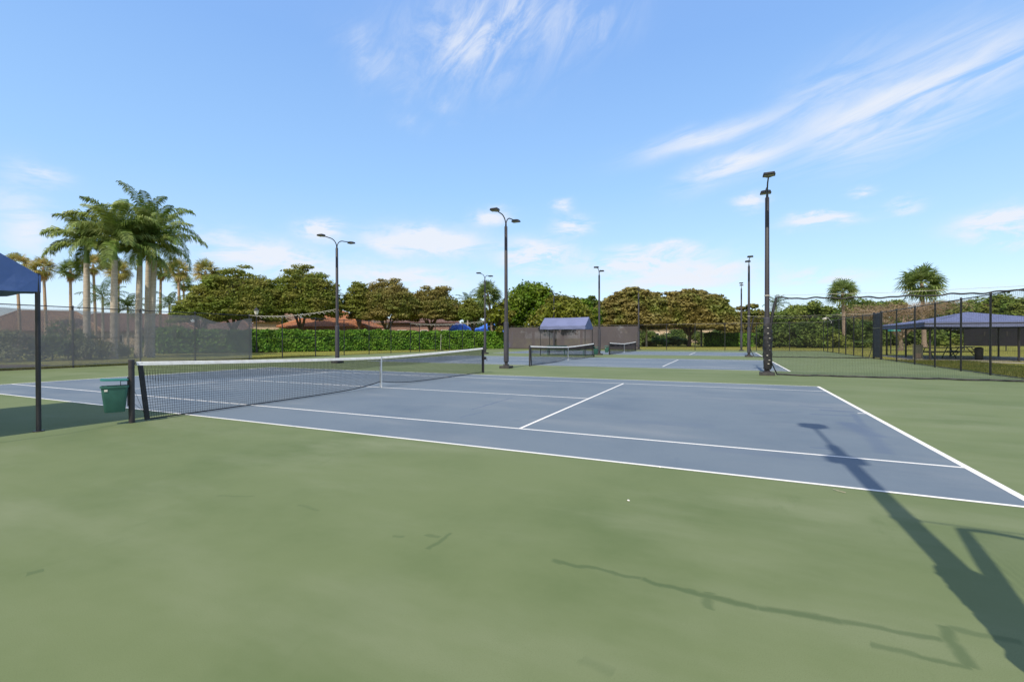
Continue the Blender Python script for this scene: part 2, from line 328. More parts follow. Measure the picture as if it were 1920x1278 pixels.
# lawn: one sheet to the horizon
m, n = mat('lawn'); p = N(n, 'ShaderNodeBsdfPrincipled'); o = N(n, 'ShaderNodeOutputMaterial'); n.links.new(p.outputs[0], o.inputs[0]); p.inputs['Roughness'].default_value = .95; p.inputs['Specular IOR Level'].default_value = .1
k1, _ = noise_mix(n, (.215, .225, .042), (.32, .285, .070), .35, lo=.3, hi=.7)
k2, _ = noise_mix(n, k1, (.13, .16, .028), 9.0, lo=.42, hi=.75, detail=8)
k3, _ = noise_mix(n, k2, (.26, .19, .075), .12, lo=.56, hi=.75)
n.links.new(k3, p.inputs['Base Color']); n.links.new(bump(n, 40, .6, .05), p.inputs['Normal']); M['lawn'] = m
g = MB(); S = 2500
g.add([(-S, -S, -.03), (S, -S, -.03), (S, S, -.03), (-S, S, -.03)], [(0, 1, 2, 3)])
tag(g.build('ground', M['lawn']), kind='structure')

def courtmat(name, c, dark, light, streak):
    m, n = mat(name); p = N(n, 'ShaderNodeBsdfPrincipled'); o = N(n, 'ShaderNodeOutputMaterial'); n.links.new(p.outputs[0], o.inputs[0])
    p.inputs['Roughness'].default_value = .82; p.inputs['Specular IOR Level'].default_value = .28
    a, _ = noise_mix(n, c, dark, .32, lo=.40, hi=.80, detail=7, rough=.66)
    b, _ = noise_mix(n, a, light, .55, lo=.46, hi=.80, detail=5, stretch=(.5, 1.3, 1))
    d, _ = noise_mix(n, b, streak, 1.3, lo=.60, hi=.80, detail=8, stretch=(1.6, .5, 1), rough=.7)
    e, _ = noise_mix(n, d, tuple(x*.82 for x in c), 190, lo=.45, hi=.75, detail=4)
    n.links.new(e, p.inputs['Base Color']); n.links.new(bump(n, 300, .16, .003), p.inputs['Normal'])
    return m, n, p, e
GC = (.158, .196, .082)
m, n, p, e = courtmat('green_court_paint', GC, (.100, .142, .048), (.208, .238, .125), (.115, .156, .060))
# worn marks on the paint: long scuffs left by the hem of the divider net and a few loose scratches; also a narrow dark line in line with the net
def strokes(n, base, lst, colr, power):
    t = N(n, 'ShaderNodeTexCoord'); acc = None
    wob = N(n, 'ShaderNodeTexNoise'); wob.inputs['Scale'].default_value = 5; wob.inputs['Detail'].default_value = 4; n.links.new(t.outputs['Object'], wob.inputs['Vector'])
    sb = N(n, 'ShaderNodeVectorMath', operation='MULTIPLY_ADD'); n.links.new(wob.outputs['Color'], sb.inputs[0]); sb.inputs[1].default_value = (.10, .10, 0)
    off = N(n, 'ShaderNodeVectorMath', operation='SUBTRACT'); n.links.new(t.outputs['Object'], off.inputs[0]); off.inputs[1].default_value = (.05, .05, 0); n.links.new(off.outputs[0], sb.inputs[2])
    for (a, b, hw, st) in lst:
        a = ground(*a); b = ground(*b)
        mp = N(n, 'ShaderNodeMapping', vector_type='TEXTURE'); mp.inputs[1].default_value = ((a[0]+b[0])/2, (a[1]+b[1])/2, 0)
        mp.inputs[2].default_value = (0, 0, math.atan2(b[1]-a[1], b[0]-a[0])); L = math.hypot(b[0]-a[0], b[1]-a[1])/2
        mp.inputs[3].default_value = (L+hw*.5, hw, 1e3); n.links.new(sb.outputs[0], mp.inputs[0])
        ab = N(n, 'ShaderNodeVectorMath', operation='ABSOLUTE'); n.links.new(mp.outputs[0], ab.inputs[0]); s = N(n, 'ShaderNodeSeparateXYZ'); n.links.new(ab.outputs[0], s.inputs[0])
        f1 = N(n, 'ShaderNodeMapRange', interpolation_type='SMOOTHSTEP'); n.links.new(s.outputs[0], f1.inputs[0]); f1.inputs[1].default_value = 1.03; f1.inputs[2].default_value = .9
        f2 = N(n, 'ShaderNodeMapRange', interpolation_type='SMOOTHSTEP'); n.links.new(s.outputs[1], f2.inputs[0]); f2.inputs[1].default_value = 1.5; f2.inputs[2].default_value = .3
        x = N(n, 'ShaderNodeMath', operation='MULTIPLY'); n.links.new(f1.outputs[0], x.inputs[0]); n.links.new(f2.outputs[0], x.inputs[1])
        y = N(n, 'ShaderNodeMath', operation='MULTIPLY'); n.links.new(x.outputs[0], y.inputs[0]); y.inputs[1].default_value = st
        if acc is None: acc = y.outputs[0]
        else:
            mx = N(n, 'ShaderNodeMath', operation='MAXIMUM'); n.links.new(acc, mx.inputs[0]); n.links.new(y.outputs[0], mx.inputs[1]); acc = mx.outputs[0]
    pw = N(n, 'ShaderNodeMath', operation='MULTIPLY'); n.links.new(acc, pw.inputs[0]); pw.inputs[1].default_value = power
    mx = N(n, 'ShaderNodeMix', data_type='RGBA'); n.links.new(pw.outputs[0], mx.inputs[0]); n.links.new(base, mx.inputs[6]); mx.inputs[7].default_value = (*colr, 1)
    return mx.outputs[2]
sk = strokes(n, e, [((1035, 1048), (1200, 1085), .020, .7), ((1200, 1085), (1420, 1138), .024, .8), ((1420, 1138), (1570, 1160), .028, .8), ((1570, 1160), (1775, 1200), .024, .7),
                    ((1330, 1112), (1332, 1138), .03, .6), ((1772, 1175), (1815, 1245), .03, .75), ((1640, 1210), (1720, 1228), .026, .6), ((1720, 1228), (1815, 1248), .02, .7), ((1785, 1178), (1915, 1203), .030, .6),
                    ((845, 1000), (805, 1028), .02, .6), ((802, 1000), (822, 1006), .02, .5), ((735, 1006), (757, 1006), .018, .45), ((52, 1076), (74, 1070), .03, .6), ((410, 928), (475, 930), .02, .3), ((560, 946), (600, 956), .02, .3),
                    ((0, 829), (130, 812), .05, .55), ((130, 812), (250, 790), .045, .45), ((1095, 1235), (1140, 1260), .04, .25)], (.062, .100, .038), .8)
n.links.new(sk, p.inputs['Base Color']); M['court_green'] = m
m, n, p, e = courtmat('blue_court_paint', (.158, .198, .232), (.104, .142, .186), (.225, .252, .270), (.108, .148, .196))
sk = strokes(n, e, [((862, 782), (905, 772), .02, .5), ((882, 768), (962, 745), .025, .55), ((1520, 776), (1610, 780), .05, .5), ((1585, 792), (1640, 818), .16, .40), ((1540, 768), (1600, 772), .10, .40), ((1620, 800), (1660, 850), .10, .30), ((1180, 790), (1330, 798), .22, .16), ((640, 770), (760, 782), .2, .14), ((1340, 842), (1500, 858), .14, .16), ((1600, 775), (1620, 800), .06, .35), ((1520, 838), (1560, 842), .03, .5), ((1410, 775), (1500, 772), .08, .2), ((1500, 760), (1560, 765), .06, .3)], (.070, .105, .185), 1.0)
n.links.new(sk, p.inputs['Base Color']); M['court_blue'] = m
FX0, FX1, FY0, FY1 = -21.0, 18.55, -14.0, 53.2
g = MB(); g.add([(FX0-.15, FY0, 0), (FX1+.15, FY0, 0), (FX1+.15, FY1+.2, 0), (FX0-.15, FY1+.2, 0)], [(0, 1, 2, 3)])
g.add([(FX0-.15, FY0, 0), (FX0-.15, FY1+.2, 0), (FX0-.15, FY1+.2, -.2), (FX0-.15, FY0, -.2), (FX1+.15, FY0, 0), (FX1+.15, FY1+.2, 0), (FX1+.15, FY1+.2, -.2), (FX1+.15, FY0, -.2)], [(0, 1, 2, 3), (4, 7, 6, 5)])
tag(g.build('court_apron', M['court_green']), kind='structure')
m, n = mat('white_line_paint'); p = N(n, 'ShaderNodeBsdfPrincipled'); o = N(n, 'ShaderNodeOutputMaterial'); n.links.new(p.outputs[0], o.inputs[0]); p.inputs['Roughness'].default_value = .75
k1, _ = noise_mix(n, (.86, .83, .76), (.68, .68, .66), 3.0, lo=.5, hi=.8, detail=7); n.links.new(k1, p.inputs['Base Color']); M['line'] = m
for c in range(3):
    Y = c*PIT
    g = MB(); g.add([(-11.885, Y, .0015), (11.885, Y, .0015), (11.885, Y+10.97, .0015), (-11.885, Y+10.97, .0015)], [(0, 1, 2, 3)])
    tag(g.build('tennis_court', M['court_blue']), kind='structure')
    g = MB()
    def ln(x0, y0, x1, y1): g.add([(x0, Y+y0, .003), (x1, Y+y0, .003), (x1, Y+y1, .003), (x0, Y+y1, .003)], [(0, 1, 2, 3)])
    h = .05
    ln(-11.885, 0, 11.885, h); ln(-11.885, 10.97-h, 11.885, 10.97)
    for s in (-1, 1):
        x = sorted((s*11.885, s*(11.885-.075))); ln(x[0], h, x[1], 10.97-h)
        x = sorted((s*6.4, s*(6.4-h))); ln(x[0], 1.37+h, x[1], 9.6-h)
        x = sorted((s*(11.885-.075), s*(11.885-.20))); ln(x[0], 5.46, x[1], 5.51)
    ln(-11.81, 1.37, 11.81, 1.37+h); ln(-11.81, 9.6-h, 11.81, 9.6); ln(-6.35, 5.46, 6.35, 5.51)
    tag(g.build('court_lines', M['line']), kind='structure')
# concrete path and pavilion slab on the right
g = MB(); g.add([(19.4, 33.4, -.022), (21.5, 32.2, -.022), (40, 20.5, -.022), (40, 22.4, -.022), (22.2, 33.6, -.022), (20.0, 35.0, -.022)], [(0, 1, 2, 3, 4, 5)])
tag(g.build('concrete_path', M['concrete']), kind='structure')
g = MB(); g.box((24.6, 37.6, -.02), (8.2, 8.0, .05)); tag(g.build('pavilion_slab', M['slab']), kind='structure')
g = MB(); g.add([(FX0-.2, -14, -.026), (FX0-.2, 6.4, -.026), (FX0-.9, 7.5, -.026), (FX0-2.6, 6, -.026), (FX0-6, 8, -.026), (FX0-9, 6, -.026), (FX0-9, -14, -.026)], [tuple(range(6, -1, -1))])
tag(g.build('mulch_bed', M['mulch']), kind='structure')

# ================================================================== FENCES
HT = 3.1
def fence(label, axis, fixed, lo, hi, posts, mid=True):
    if axis == 'y': P = lambda s, z: (0, s-lo, z); loc = (fixed, lo, 0)
    else: P = lambda s, z: (s-lo, 0, z); loc = (lo, fixed, 0)
    t = thing('chain_link_fence', label, 'fence', loc, 0, 'chain link fences round the courts')
    post = None
    for s in posts:
        if post is None:
            g = MB(); g.tube([(0, 0, -.1), (0, 0, HT+.02)], .038, 8); g.tube([(0, 0, HT+.02), (0, 0, HT+.06), (0, 0, HT+.09)], [.046, .04, .012], 8)
            post = g.build('post', M['black'], t, True); q = post
        else:
            q = post.copy(); col.objects.link(q); q.parent = t
        q.location = P(s, 0)
    g = MB(); g.tube([P(lo, HT), P(hi, HT)], .024, 6); g.build('top_rail', M['black'], t)
    g = MB(); g.tube([P(lo, .05), P(hi, .05)], .018, 6); g.build('bottom_rail', M['black'], t)
    if mid: g = MB(); g.tube([P(lo, 1.55), P(hi, 1.55)], .014, 6); g.build('middle_rail', M['black'], t)
    L = hi-lo; pp = np.array([[P(lo, .05), P(lo, HT)], [P(hi, .05), P(hi, HT)]], float)
    off = .03
    if axis == 'y': pp[..., 0] += off
    else: pp[..., 1] -= off
    sheet('wire_mesh', pp, np.array([[(0, 0), (0, HT)], [(L, 0), (L, HT)]], float), M['chain'], t, False)
    return t
lp = [-11.4+3*i for i in range(9)] + [16.25, 18.9, 22.0, 25.1, 28.2, 31.3, 34.4, 36.0, 39.0, 42, 45, 48, 51, 53.1]
fence('long black chain link fence along the left, half covered by grey windscreen', 'y', FX0, -11.4, FY1, lp)
rp = [6.9, 9.8, 12.7, 15.6, 18.5, 21.0, 23.8, 26.5, 29.5, 32.5, 34.4, 37.3, 40, 42.8, 45.5, 48.2, 50.8, 53.1]
fence('black chain link fence along the right, between the court and the blue pavilion', 'y', FX1, 6.9, FY1, rp, False)
bp = [-18.0, -14.8, -11.6, -8.4, -5.2, -2.0, -.55, 2.65, 5.85, 9.05, 12.25, 15.45]
fence('black chain link fence across the far end of the courts, carrying the brown windscreen', 'x', FY1, FX0+.1, FX1-.1, bp, False)
# windscreens hung on the fences
def screen(label, mt, P0, P1, z0, z1, sag, seed, nu=60, nv=10, amp=.03):
    rs = random.Random(seed); L = math.hypot(P1[0]-P0[0], P1[1]-P0[1]); nx, ny = -(P1[1]-P0[1])/L, (P1[0]-P0[0])/L
    PP = np.zeros((nu, nv, 3)); UV = np.zeros((nu, nv, 2)); ph = [rs.uniform(0, 6) for _ in range(6)]
    for i in range(nu):
        s = i/(nu-1)
        for j in range(nv):
            v = j/(nv-1); top = z1-sag(s*L); z = z0+(top-z0)*v
            d = amp*(math.sin(s*L*1.3+ph[0]+2*v)+.6*math.sin(s*L*3.1+v*4+ph[1])+.4*math.sin(s*L*5.3-v*5+ph[2]))*(.3+math.sin(math.pi*v))
            PP[i, j] = (P0[0]+(P1[0]-P0[0])*s+nx*d, P0[1]+(P1[1]-P0[1])*s+ny*d, z); UV[i, j] = (s*L, z)
    o = sheet('windscreen', PP, UV, mt); return tag(o, label, 'windscreen', 'windscreens hung on the fences')
def sagL(s):
    y = s-11.4
    base = .06+.05*abs(math.sin(s*1.05))
    if y > 12.6: base += .38*math.sin(math.pi*min(1, (y-12.6)/3.7))**1.2
    return base
screen('long see-through grey windscreen on the left fence, sagging at its top near the hedge', M['windscreen'], (FX0+.09, -11.4), (FX0+.09, 16.4), .12, 3.02, sagL, 3, 110, 12)
screen('opaque brown grey windscreen on the far fence behind the small blue canopy', M['windscreen_back'], (-18.5, FY1-.12), (-.6, FY1-.12), .08, 3.0, lambda s: .03+.03*abs(math.sin(s)), 5, 80, 8)

# ================================================================== COURT NETS
def tennis_net(Y0, label, bins):
    t = thing('tennis_net', label, 'tennis net', (0, Y0, 0), 0, 'tennis nets across the courts')
    yA, yB = -.914, 11.884
    for y in (yA, yB):
        g = MB(); g.tube([(0, y, -.05), (0, y, 1.07)], .044, 12); g.tube([(0, y, 1.07), (0, y, 1.10), (0, y, 1.105)], [.048, .046, .02], 12); g.tube([(0, y, .965), (0, y, .985)], .047, 12)
        pst = g.build('post', M['charcoal'], t, True)
    g = MB(); g.box((.06, yB+.03, .62), (.08, .10, .12)); g.tube([(.09, yB+.03, .62), (.16, yB+.03, .62), (.16, yB+.03, .50)], .012, 6); g.build('winch', M['black'], t)
    n0, n1 = yA+.13, yB-.10                           # where the netting begins and ends
    def topz(y): s = abs(y-5.485)/6.4; return .914+.145*s**1.35
    def botz(y):
        a = abs(y-5.485); return .03+.15*math.exp(-(a/.75)**1.2)
    def xs(y, v): return .006*math.sin(y*3)*(1-v)
    # white headband, folded over the cable
    g = MB(); K = 64; P = [[], []]
    vs = []; fs = []
    for i in range(K+1):
        y = n0-.06+(n1-n0+.1)*i/K; z = topz(y)
        for (dx, dz) in ((-.030, -.060), (-.011, -.003), (0, .006), (.011, -.003), (.030, -.060)): vs.append((dx, y, z+dz))
    for i in range(K):
        for k in range(4): fs.append((i*5+k, i*5+k+1, i*5+k+6, i*5+k+5))
    fs += [(0, 1, 2, 3, 4), tuple(K*5+k for k in (4, 3, 2, 1, 0))]
    g.add(vs, fs); g.build('headband', M['white'], t)
    for nm, p_, q_, r_ in (('cable', (0, yA, 1.045), (0, n0, topz(n0)-.012), .006), ('cable', (0, n1, topz(n1)-.012), (0, yB, 1.045), .006),
                           ('lacing_cord', (0, yA+.02, .35), (0, n0+.1, .12), .003), ('lacing_cord', (0, yA+.02, .62), (0, n0+.08, .08), .003)):
        g = MB(); g.tube([p_, q_], r_, 5); g.build(nm, M['black'], t)
    # netting: square cords
    V = []
    def strand(a, b, r):
        a = np.array(a); b = np.array(b); d = b-a; L = np.linalg.norm(d); d = d/L
        e1 = np.array([1., 0, 0]); e2 = np.cross(d, e1)
        c = [e1*r, -e1*r*.5+e2*r*.87, -e1*r*.5-e2*r*.87]
        for k in range(3): V.append([a+c[k], a+c[(k+1) % 3], b+c[(k+1) % 3], b+c[k]])
    cell = .0445; ny = int((n1-n0)/cell); rows = 20; rr = .0031
    ys = np.linspace(n0, n1, ny+1)
    def yl(y, v): return y+(.11*(1-v) if y < n0+.01 else .11*(1-v)*max(0, 1-(y-n0)/.8))
    def zz(y, v): return botz(y)+(topz(y)-.05-botz(y))*v
    for y in ys:
        for (v0, v1) in ((0, .5), (.5, 1)):
            strand((xs(y, v0), yl(y, v0), zz(y, v0)), (xs(y, v1), yl(y, v1), zz(y, v1)), rr)
    for r in range(rows+1):
        v = r/rows
        for i in range(0, ny, 3):
            a, b = ys[i], ys[min(i+3, ny)]
            strand((xs(a, v), yl(a, v), zz(a, v)), (xs(b, v), yl(b, v), zz(b, v)), rr)
    for r in range(14, rows+1):                        # the doubled upper rows
        v = (r-.4)/rows
        for i in range(0, ny, 6):
            a, b = ys[i], ys[min(i+6, ny)]
            strand((xs(a, v)+.012, a, zz(a, v)), (xs(b, v)+.012, b, zz(b, v)), rr)
    for y in ys[:-1]+.02: strand((.012, y, zz(y, .68)), (.012, y, zz(y, 1)), rr)
    quads('netting', V, M['fabric'], t)
    g = MB(); pts = [(0, yl(n0+(n1-n0)*i/60, 0), botz(n0+(n1-n0)*i/60)) for i in range(61)]
    g.tube(pts, .013, 6); g.build('bottom_hem', M['fabric'], t)
    g = MB(); g.box((0, n0+.055, .53), (.03, .075, 1.03), rx=R(6)); g.build('side_hem', M['fabric'], t)
    g = MB(); g.box((0, n1+.01, .53), (.02, .05, .95)); g.build('side_hem', M['fabric'], t)
    g = MB(); g.box((0, 5.485, .46), (.05, .052, .915)); g.build('centre_strap', M['white'], t)
    return t
tennis_net(0, 'nearest tennis net, white banded, with the leaning left end beside a green bin', 0)
tennis_net(PIT, 'second tennis net, on the middle court in front of the small blue canopy', 0)
tennis_net(2*PIT, 'farthest tennis net, on the last court by the brown windscreen', 0)

def ball_bin(x, y, ang, label):
    t = thing('waste_bin', label, 'bin', (x, y, 0), ang, 'green bins on the net posts')
    # bucket hangs on the local +X side
    def ring(z, a, b, r=.045, n=4):
        P = []
        for (cx, cy, a0) in ((a-r, b-r, 0), (-a+r, b-r, 90), (-a+r, -b+r, 180), (a-r, -b+r, 270)):
            for k in range(n+1):
                an = R(a0+90*k/n); P.append((.258+cx+r*math.cos(an), cy+r*math.sin(an), z))
        return P
    rings = [ring(.215, .150, .095), ring(.225, .158, .102), ring(.63, .205, .135), ring(.635, .222, .150), ring(.662, .222, .150), ring(.662, .202, .132), ring(.61, .196, .126), ring(.235, .145, .09)]
    n = len(rings[0]); vs = [p for r in rings for p in r]; fs = []
    for i in range(len(rings)-1):
        for k in range(n): fs.append((i*n+k, i*n+(k+1) % n, (i+1)*n+(k+1) % n, (i+1)*n+k))
    fs += [tuple(range(n-1, -1, -1)), tuple((len(rings)-1)*n+k for k in range(n))]
    g = MB().add(vs, fs); g.build('bucket', M['greenplastic'], t, True)
    g = MB()
    top = [(px, py, .772+.02*(1-(py/.16)**2)+.03*(px-.275)) for (px, py, z) in ring(0, .215, .155)]; bot = [(a, b, c-.022) for a, b, c in top]
    g.add(top+bot, [tuple(range(n)), tuple(range(2*n-1, n-1, -1))]+[(k, n+k, n+(k+1) % n, (k+1) % n) for k in range(n)])
    g.build('lid', M['teal'], t, True)
    g = MB(); g.tube([(.06, .03, .74), (.17, .03, .74), (.17, .03, .64)], .006, 6); g.tube([(.06, -.03, .74), (.17, -.03, .74), (.17, -.03, .64)], .006, 6)
    g.box((.055, 0, .55), (.025, .08, .5)); g.build('bracket', M['charcoal'], t)
    g = MB(); g.box((.385, .137, .592), (.05, .006, .032)); g.build('sticker', M['white'], t)
    t.scale = (.86, .86, 1.0); return t
b0 = ball_bin(0, -.914, R(243), 'green bin with a lid on the near post of the nearest net')
dup(b0, (0, PIT+11.884, 0), R(-35), 'green bin on the far post of the second net, below the small blue canopy')
dup(b0, (0, 2*PIT-.914, 0), R(200), 'green bin on the near post of the farthest net, right of the thin pole')

# ================================================================== LIGHT POLES
def make_pole(label):
    t = thing('light_pole', label, 'light pole', (0, 0, 0), 0, 'twin headed light poles beside the courts')
    g = MB(); g.box((0, 0, .055), (.52, .52, .13)); g.build('plinth', M['plinth'], t, bevel=.015)
    g = MB(); g.tube([(0, 0, .12), (0, 0, .16)], .15, 12); g.tube([(0, 0, .16), (0, 0, .30)], [.085, .085], 8)
    for k in range(4):
        a = R(45+90*k); g.tube([(.12*math.cos(a), .12*math.sin(a), .12), (.12*math.cos(a), .12*math.sin(a), .22)], .014, 6)
    g.build('base_flange', M['charcoal'], t)
    g = MB(); g.tube([(0, 0, .30), (0, 0, 6.9), (0, 0, 6.92)], [.092, .074, .06], 16); g.build('mast', M['charcoal'], t, True)
    g = MB(); g.tube([(0, 0, .30), (0, 0, .32), (0, 0, 2.22), (0, 0, 2.25)], [.105, .125, .122, .095], 16); g.build('sleeve', M['sleeve'], t, True)
    g = MB(); g.tube([(0, 0, 6.9), (0, 0, 7.02)], .045, 10); g.build('spigot', M['black'], t, True)
    for s in (-1, 1):
        g = MB(); pts = []
        for k in range(11):
            a = R(90*k/10); pts.append((.0, s*(.02+.50*(1-math.cos(a))), 6.98+.43*math.sin(a)))
        pts.append((0, s*.95, 7.435)); g.tube(pts, .027, 8); arm = g.build('arm', M['black'], t, True)
        g = MB(); y0 = .92
        # shoebox head: tapered, thin
        vs = []
        for (yy, hw, zt, zb) in ((y0, .06, .035, -.035), (y0+.07, .12, .05, -.035), (y0+.13, .205, .05, -.045), (y0+.40, .205, .045, -.045), (y0+.47, .13, .015, -.035)):
            for (xx, zz) in ((-hw, zb), (hw, zb), (hw*.85, zt), (-hw*.85, zt)): vs.append((xx, s*yy, 7.435+zz+.02*(yy-y0)))
        fs = []
        for i in range(4):
            for k in range(4): fs.append((i*4+k, i*4+(k+1) % 4, i*4+4+(k+1) % 4, i*4+4+k))
        fs += [(3, 2, 1, 0), (16, 17, 18, 19)]
        g.add(vs, fs); hd = g.build('lamp_head', M['black'], t)
        g = MB(); g.box((0, s*(y0+.265), 7.393), (.33, .24, .014)); g.build('lens', M['lens'], hd)
    return t
lampA = make_pole('twin headed light pole behind the nearest net, left of the bronze trees, by the hedge')
lampA.location = (*ground(632.5, 680.2), 0)
PR = (10.79, 15.18); P2 = (10.83, 34.2); P3 = (10.72, 52.3); PN = (10.74, -3.42)
dup(lampA, (-.42, 15.0, 0), 0, 'tall twin headed light pole in the middle, between the nearest and second nets')
dup(lampA, (*PR, 0), R(-1), 'tallest looking light pole, with the black net bundle tied round its foot')
dup(lampA, (-11.3, 33.0, 0), 0, 'light pole in front of the slim palm with the pale trunk')
dup(lampA, (-.75, 34.3, 0), R(3), 'light pole standing just right of the small blue canopy')
dup(lampA, (*P2, 0), R(2), 'light pole standing directly left of the pole with the net bundle')
dup(lampA, (*P3, 0), R(-2), 'thin far light pole at the end fence, in front of the clipped round hedge')
dup(lampA, (-11.45, 52.4, 0), R(4), 'far light pole rising behind the small blue canopy')
dup(lampA, (-.55, 52.6, 0), R(8), 'far light pole at the right end of the brown windscreen')
dup(lampA, (*PN, 0), 0, 'light pole beside the viewer, casting the long shadow over the court')

# ================================================================== DIVIDER NETS
def divider(px, py, xend, label, seed, bundle=True, hi=3.1, sagd=.10):
    rs = random.Random(seed)
    t = thing('divider_net', label, 'divider net', (px, py, 0), 0, 'black divider nets between the courts')
    L = xend-px; sg = 1 if L > 0 else -1
    def T(s):  # top hem at fraction s
        return hi-.10-sagd*4*s*(1-s)+.022*math.sin(s*36+seed)+.014*math.sin(s*83)
    def B(s): return .03+.015*abs(math.sin(s*19+seed))
    g = MB(); g.tube([(0, 0, hi), (L*.5, 0, hi-.05), (L, 0, hi+.02)], .008, 6); g.tube([(0, 0, hi-.02), (0, 0, hi+.02)], .10, 10); g.build('top_rope', M['rope'], t)
    K = 90
    top = [(sg*.32+(L-sg*.32)*i/K, .02*math.sin(i*.7), T(i/K)) for i in range(K+1)]
    bot = [(sg*.34+(L-sg*.6)*i/K, .05*math.sin(i*.31+seed)+.03*math.sin(i*.83), B(i/K)) for i in range(K+1)]
    g = MB(); g.tube(top, .030, 6); g.build('top_hem', M['fabric'], t)
    g = MB(); g.tube(bot, .032, 6); g.build('bottom_hem', M['fabric'], t)
    side = [(sg*.32, 0, T(0)), (sg*.20, -.03, 2.5), (sg*.12, -.06, 1.95), (sg*.06, -.10, 1.2), (sg*.10, -.12, .6), (sg*.34, -.03, B(0))]
    g = MB(); g.tube(side, [.04, .055, .05, .03, .022, .022], 6)
    g.tube([top[-1], (L+sg*.05, 0, 1.6), (L-sg*.05, 0, .8), bot[-1]], .022, 6); g.build('side_hem', M['fabric'], t)
    nu, nv = 60, 16; PP = np.zeros((nu, nv, 3)); UV = np.zeros((nu, nv, 2))
    def sx(v):
        zs = [q[2] for q in side][::-1]; xs_ = [q[0] for q in side][::-1]; return float(np.interp(v*T(0), zs, xs_))
    for i in range(nu):
        s = i/(nu-1)
        for j in range(nv):
            v = j/(nv-1); x0 = sx(v); x = x0+(L-x0)*s; z = B(s)+(T(s)-B(s))*v
            PP[i, j] = (x, .12*math.sin(math.pi*v)*math.sin(s*7+seed)+.03*math.sin(s*40+v*3), z); UV[i, j] = (x, z)
    sheet('netting', PP, UV, M['cordnet'], t)
    if bundle:
        g = MB(); n = 14; rings = []; zs = np.linspace(.24, 2.02 if hi < 3.2 else 2.15, 26)
        vs = []
        for i, z in enumerate(zs):
            e = math.sin(math.pi*min(1, max(0, (i+.6)/26)))**.4
            for k in range(n):
                a = 2*math.pi*k/n; r = .115+.035*e*(math.sin(a*3+z*5)*.5+.5)+.016*math.sin(z*23+k*2.1)+(.05*e if math.cos(a+.9) > .2 else 0)
                vs.append((r*math.cos(a), r*math.sin(a), z+.012*math.sin(k*1.9+i)))
        fs = [(i*n+k, i*n+(k+1) % n, (i+1)*n+(k+1) % n, (i+1)*n+k) for i in range(25) for k in range(n)]+[tuple(range(n-1, -1, -1)), tuple(25*n+k for k in range(n))]
        bd = MB().add(vs, fs).build('net_bundle', M['fabric'], t, True)
        for k in range(9):
            z = .45+.17*k+.03*math.sin(k*5); g = MB(); a = -1.35+.25*math.sin(k*2.3)
            g.box((.175*math.cos(a), .175*math.sin(a), z), (.055, .03, .030), rz=a+1.57, rx=.2); g.build('tie', M['rope'], bd)
    return t
divider(*PR, FX1-.06, 'near divider net running right from the tall pole with the bundle', 1)
divider(*P2, FX1-.06, 'farther divider net with a pale top rope, seen through the near one', 2, False)
divider(*PN, FX1-.06, 'divider net beside the viewer whose top edge shadows the green court', 3, True, 3.42)
lx, ly = ground(632.5, 680.2)
def rolled(p0, p1, z0, z1, label, seed):
    t = thing('rolled_net', label, 'rolled net', (*p0, 0), 0, 'rolled up nets hung between left fence and poles')
    dx, dy = p1[0]-p0[0], p1[1]-p0[1]
    rope = [(dx*s, dy*s, z0+(z1-z0)*s-.42*4*s*(1-s)*.5) for s in np.linspace(0, 1, 40)]
    g = MB(); g.tube(rope, .016, 6); g.build('rope', M['rope'], t)
    g = MB(); rs = random.Random(seed); nb = MB()
    for i in range(3, 38, 2):
        p = rope[i]; q = rope[min(39, i+2)]; m_ = ((p[0]+q[0])/2, (p[1]+q[1])/2+.03, min(p[2], q[2])-rs.uniform(.05, .16))
        nb.tube([p, m_, q], .012, 5)
    nb.build('gathered_net', M['rope'], t); return t
rolled((FX0, 16.25), (lx, ly), 3.12, 3.25, 'pale rolled net with loose loops, between the grey windscreen and the hedge pole', 1)
rolled((FX0, 34.4), (-11.3, 33.0), 3.05, 3.1, 'far rolled net sagging between the left fence and the pole by the slim palm', 2)

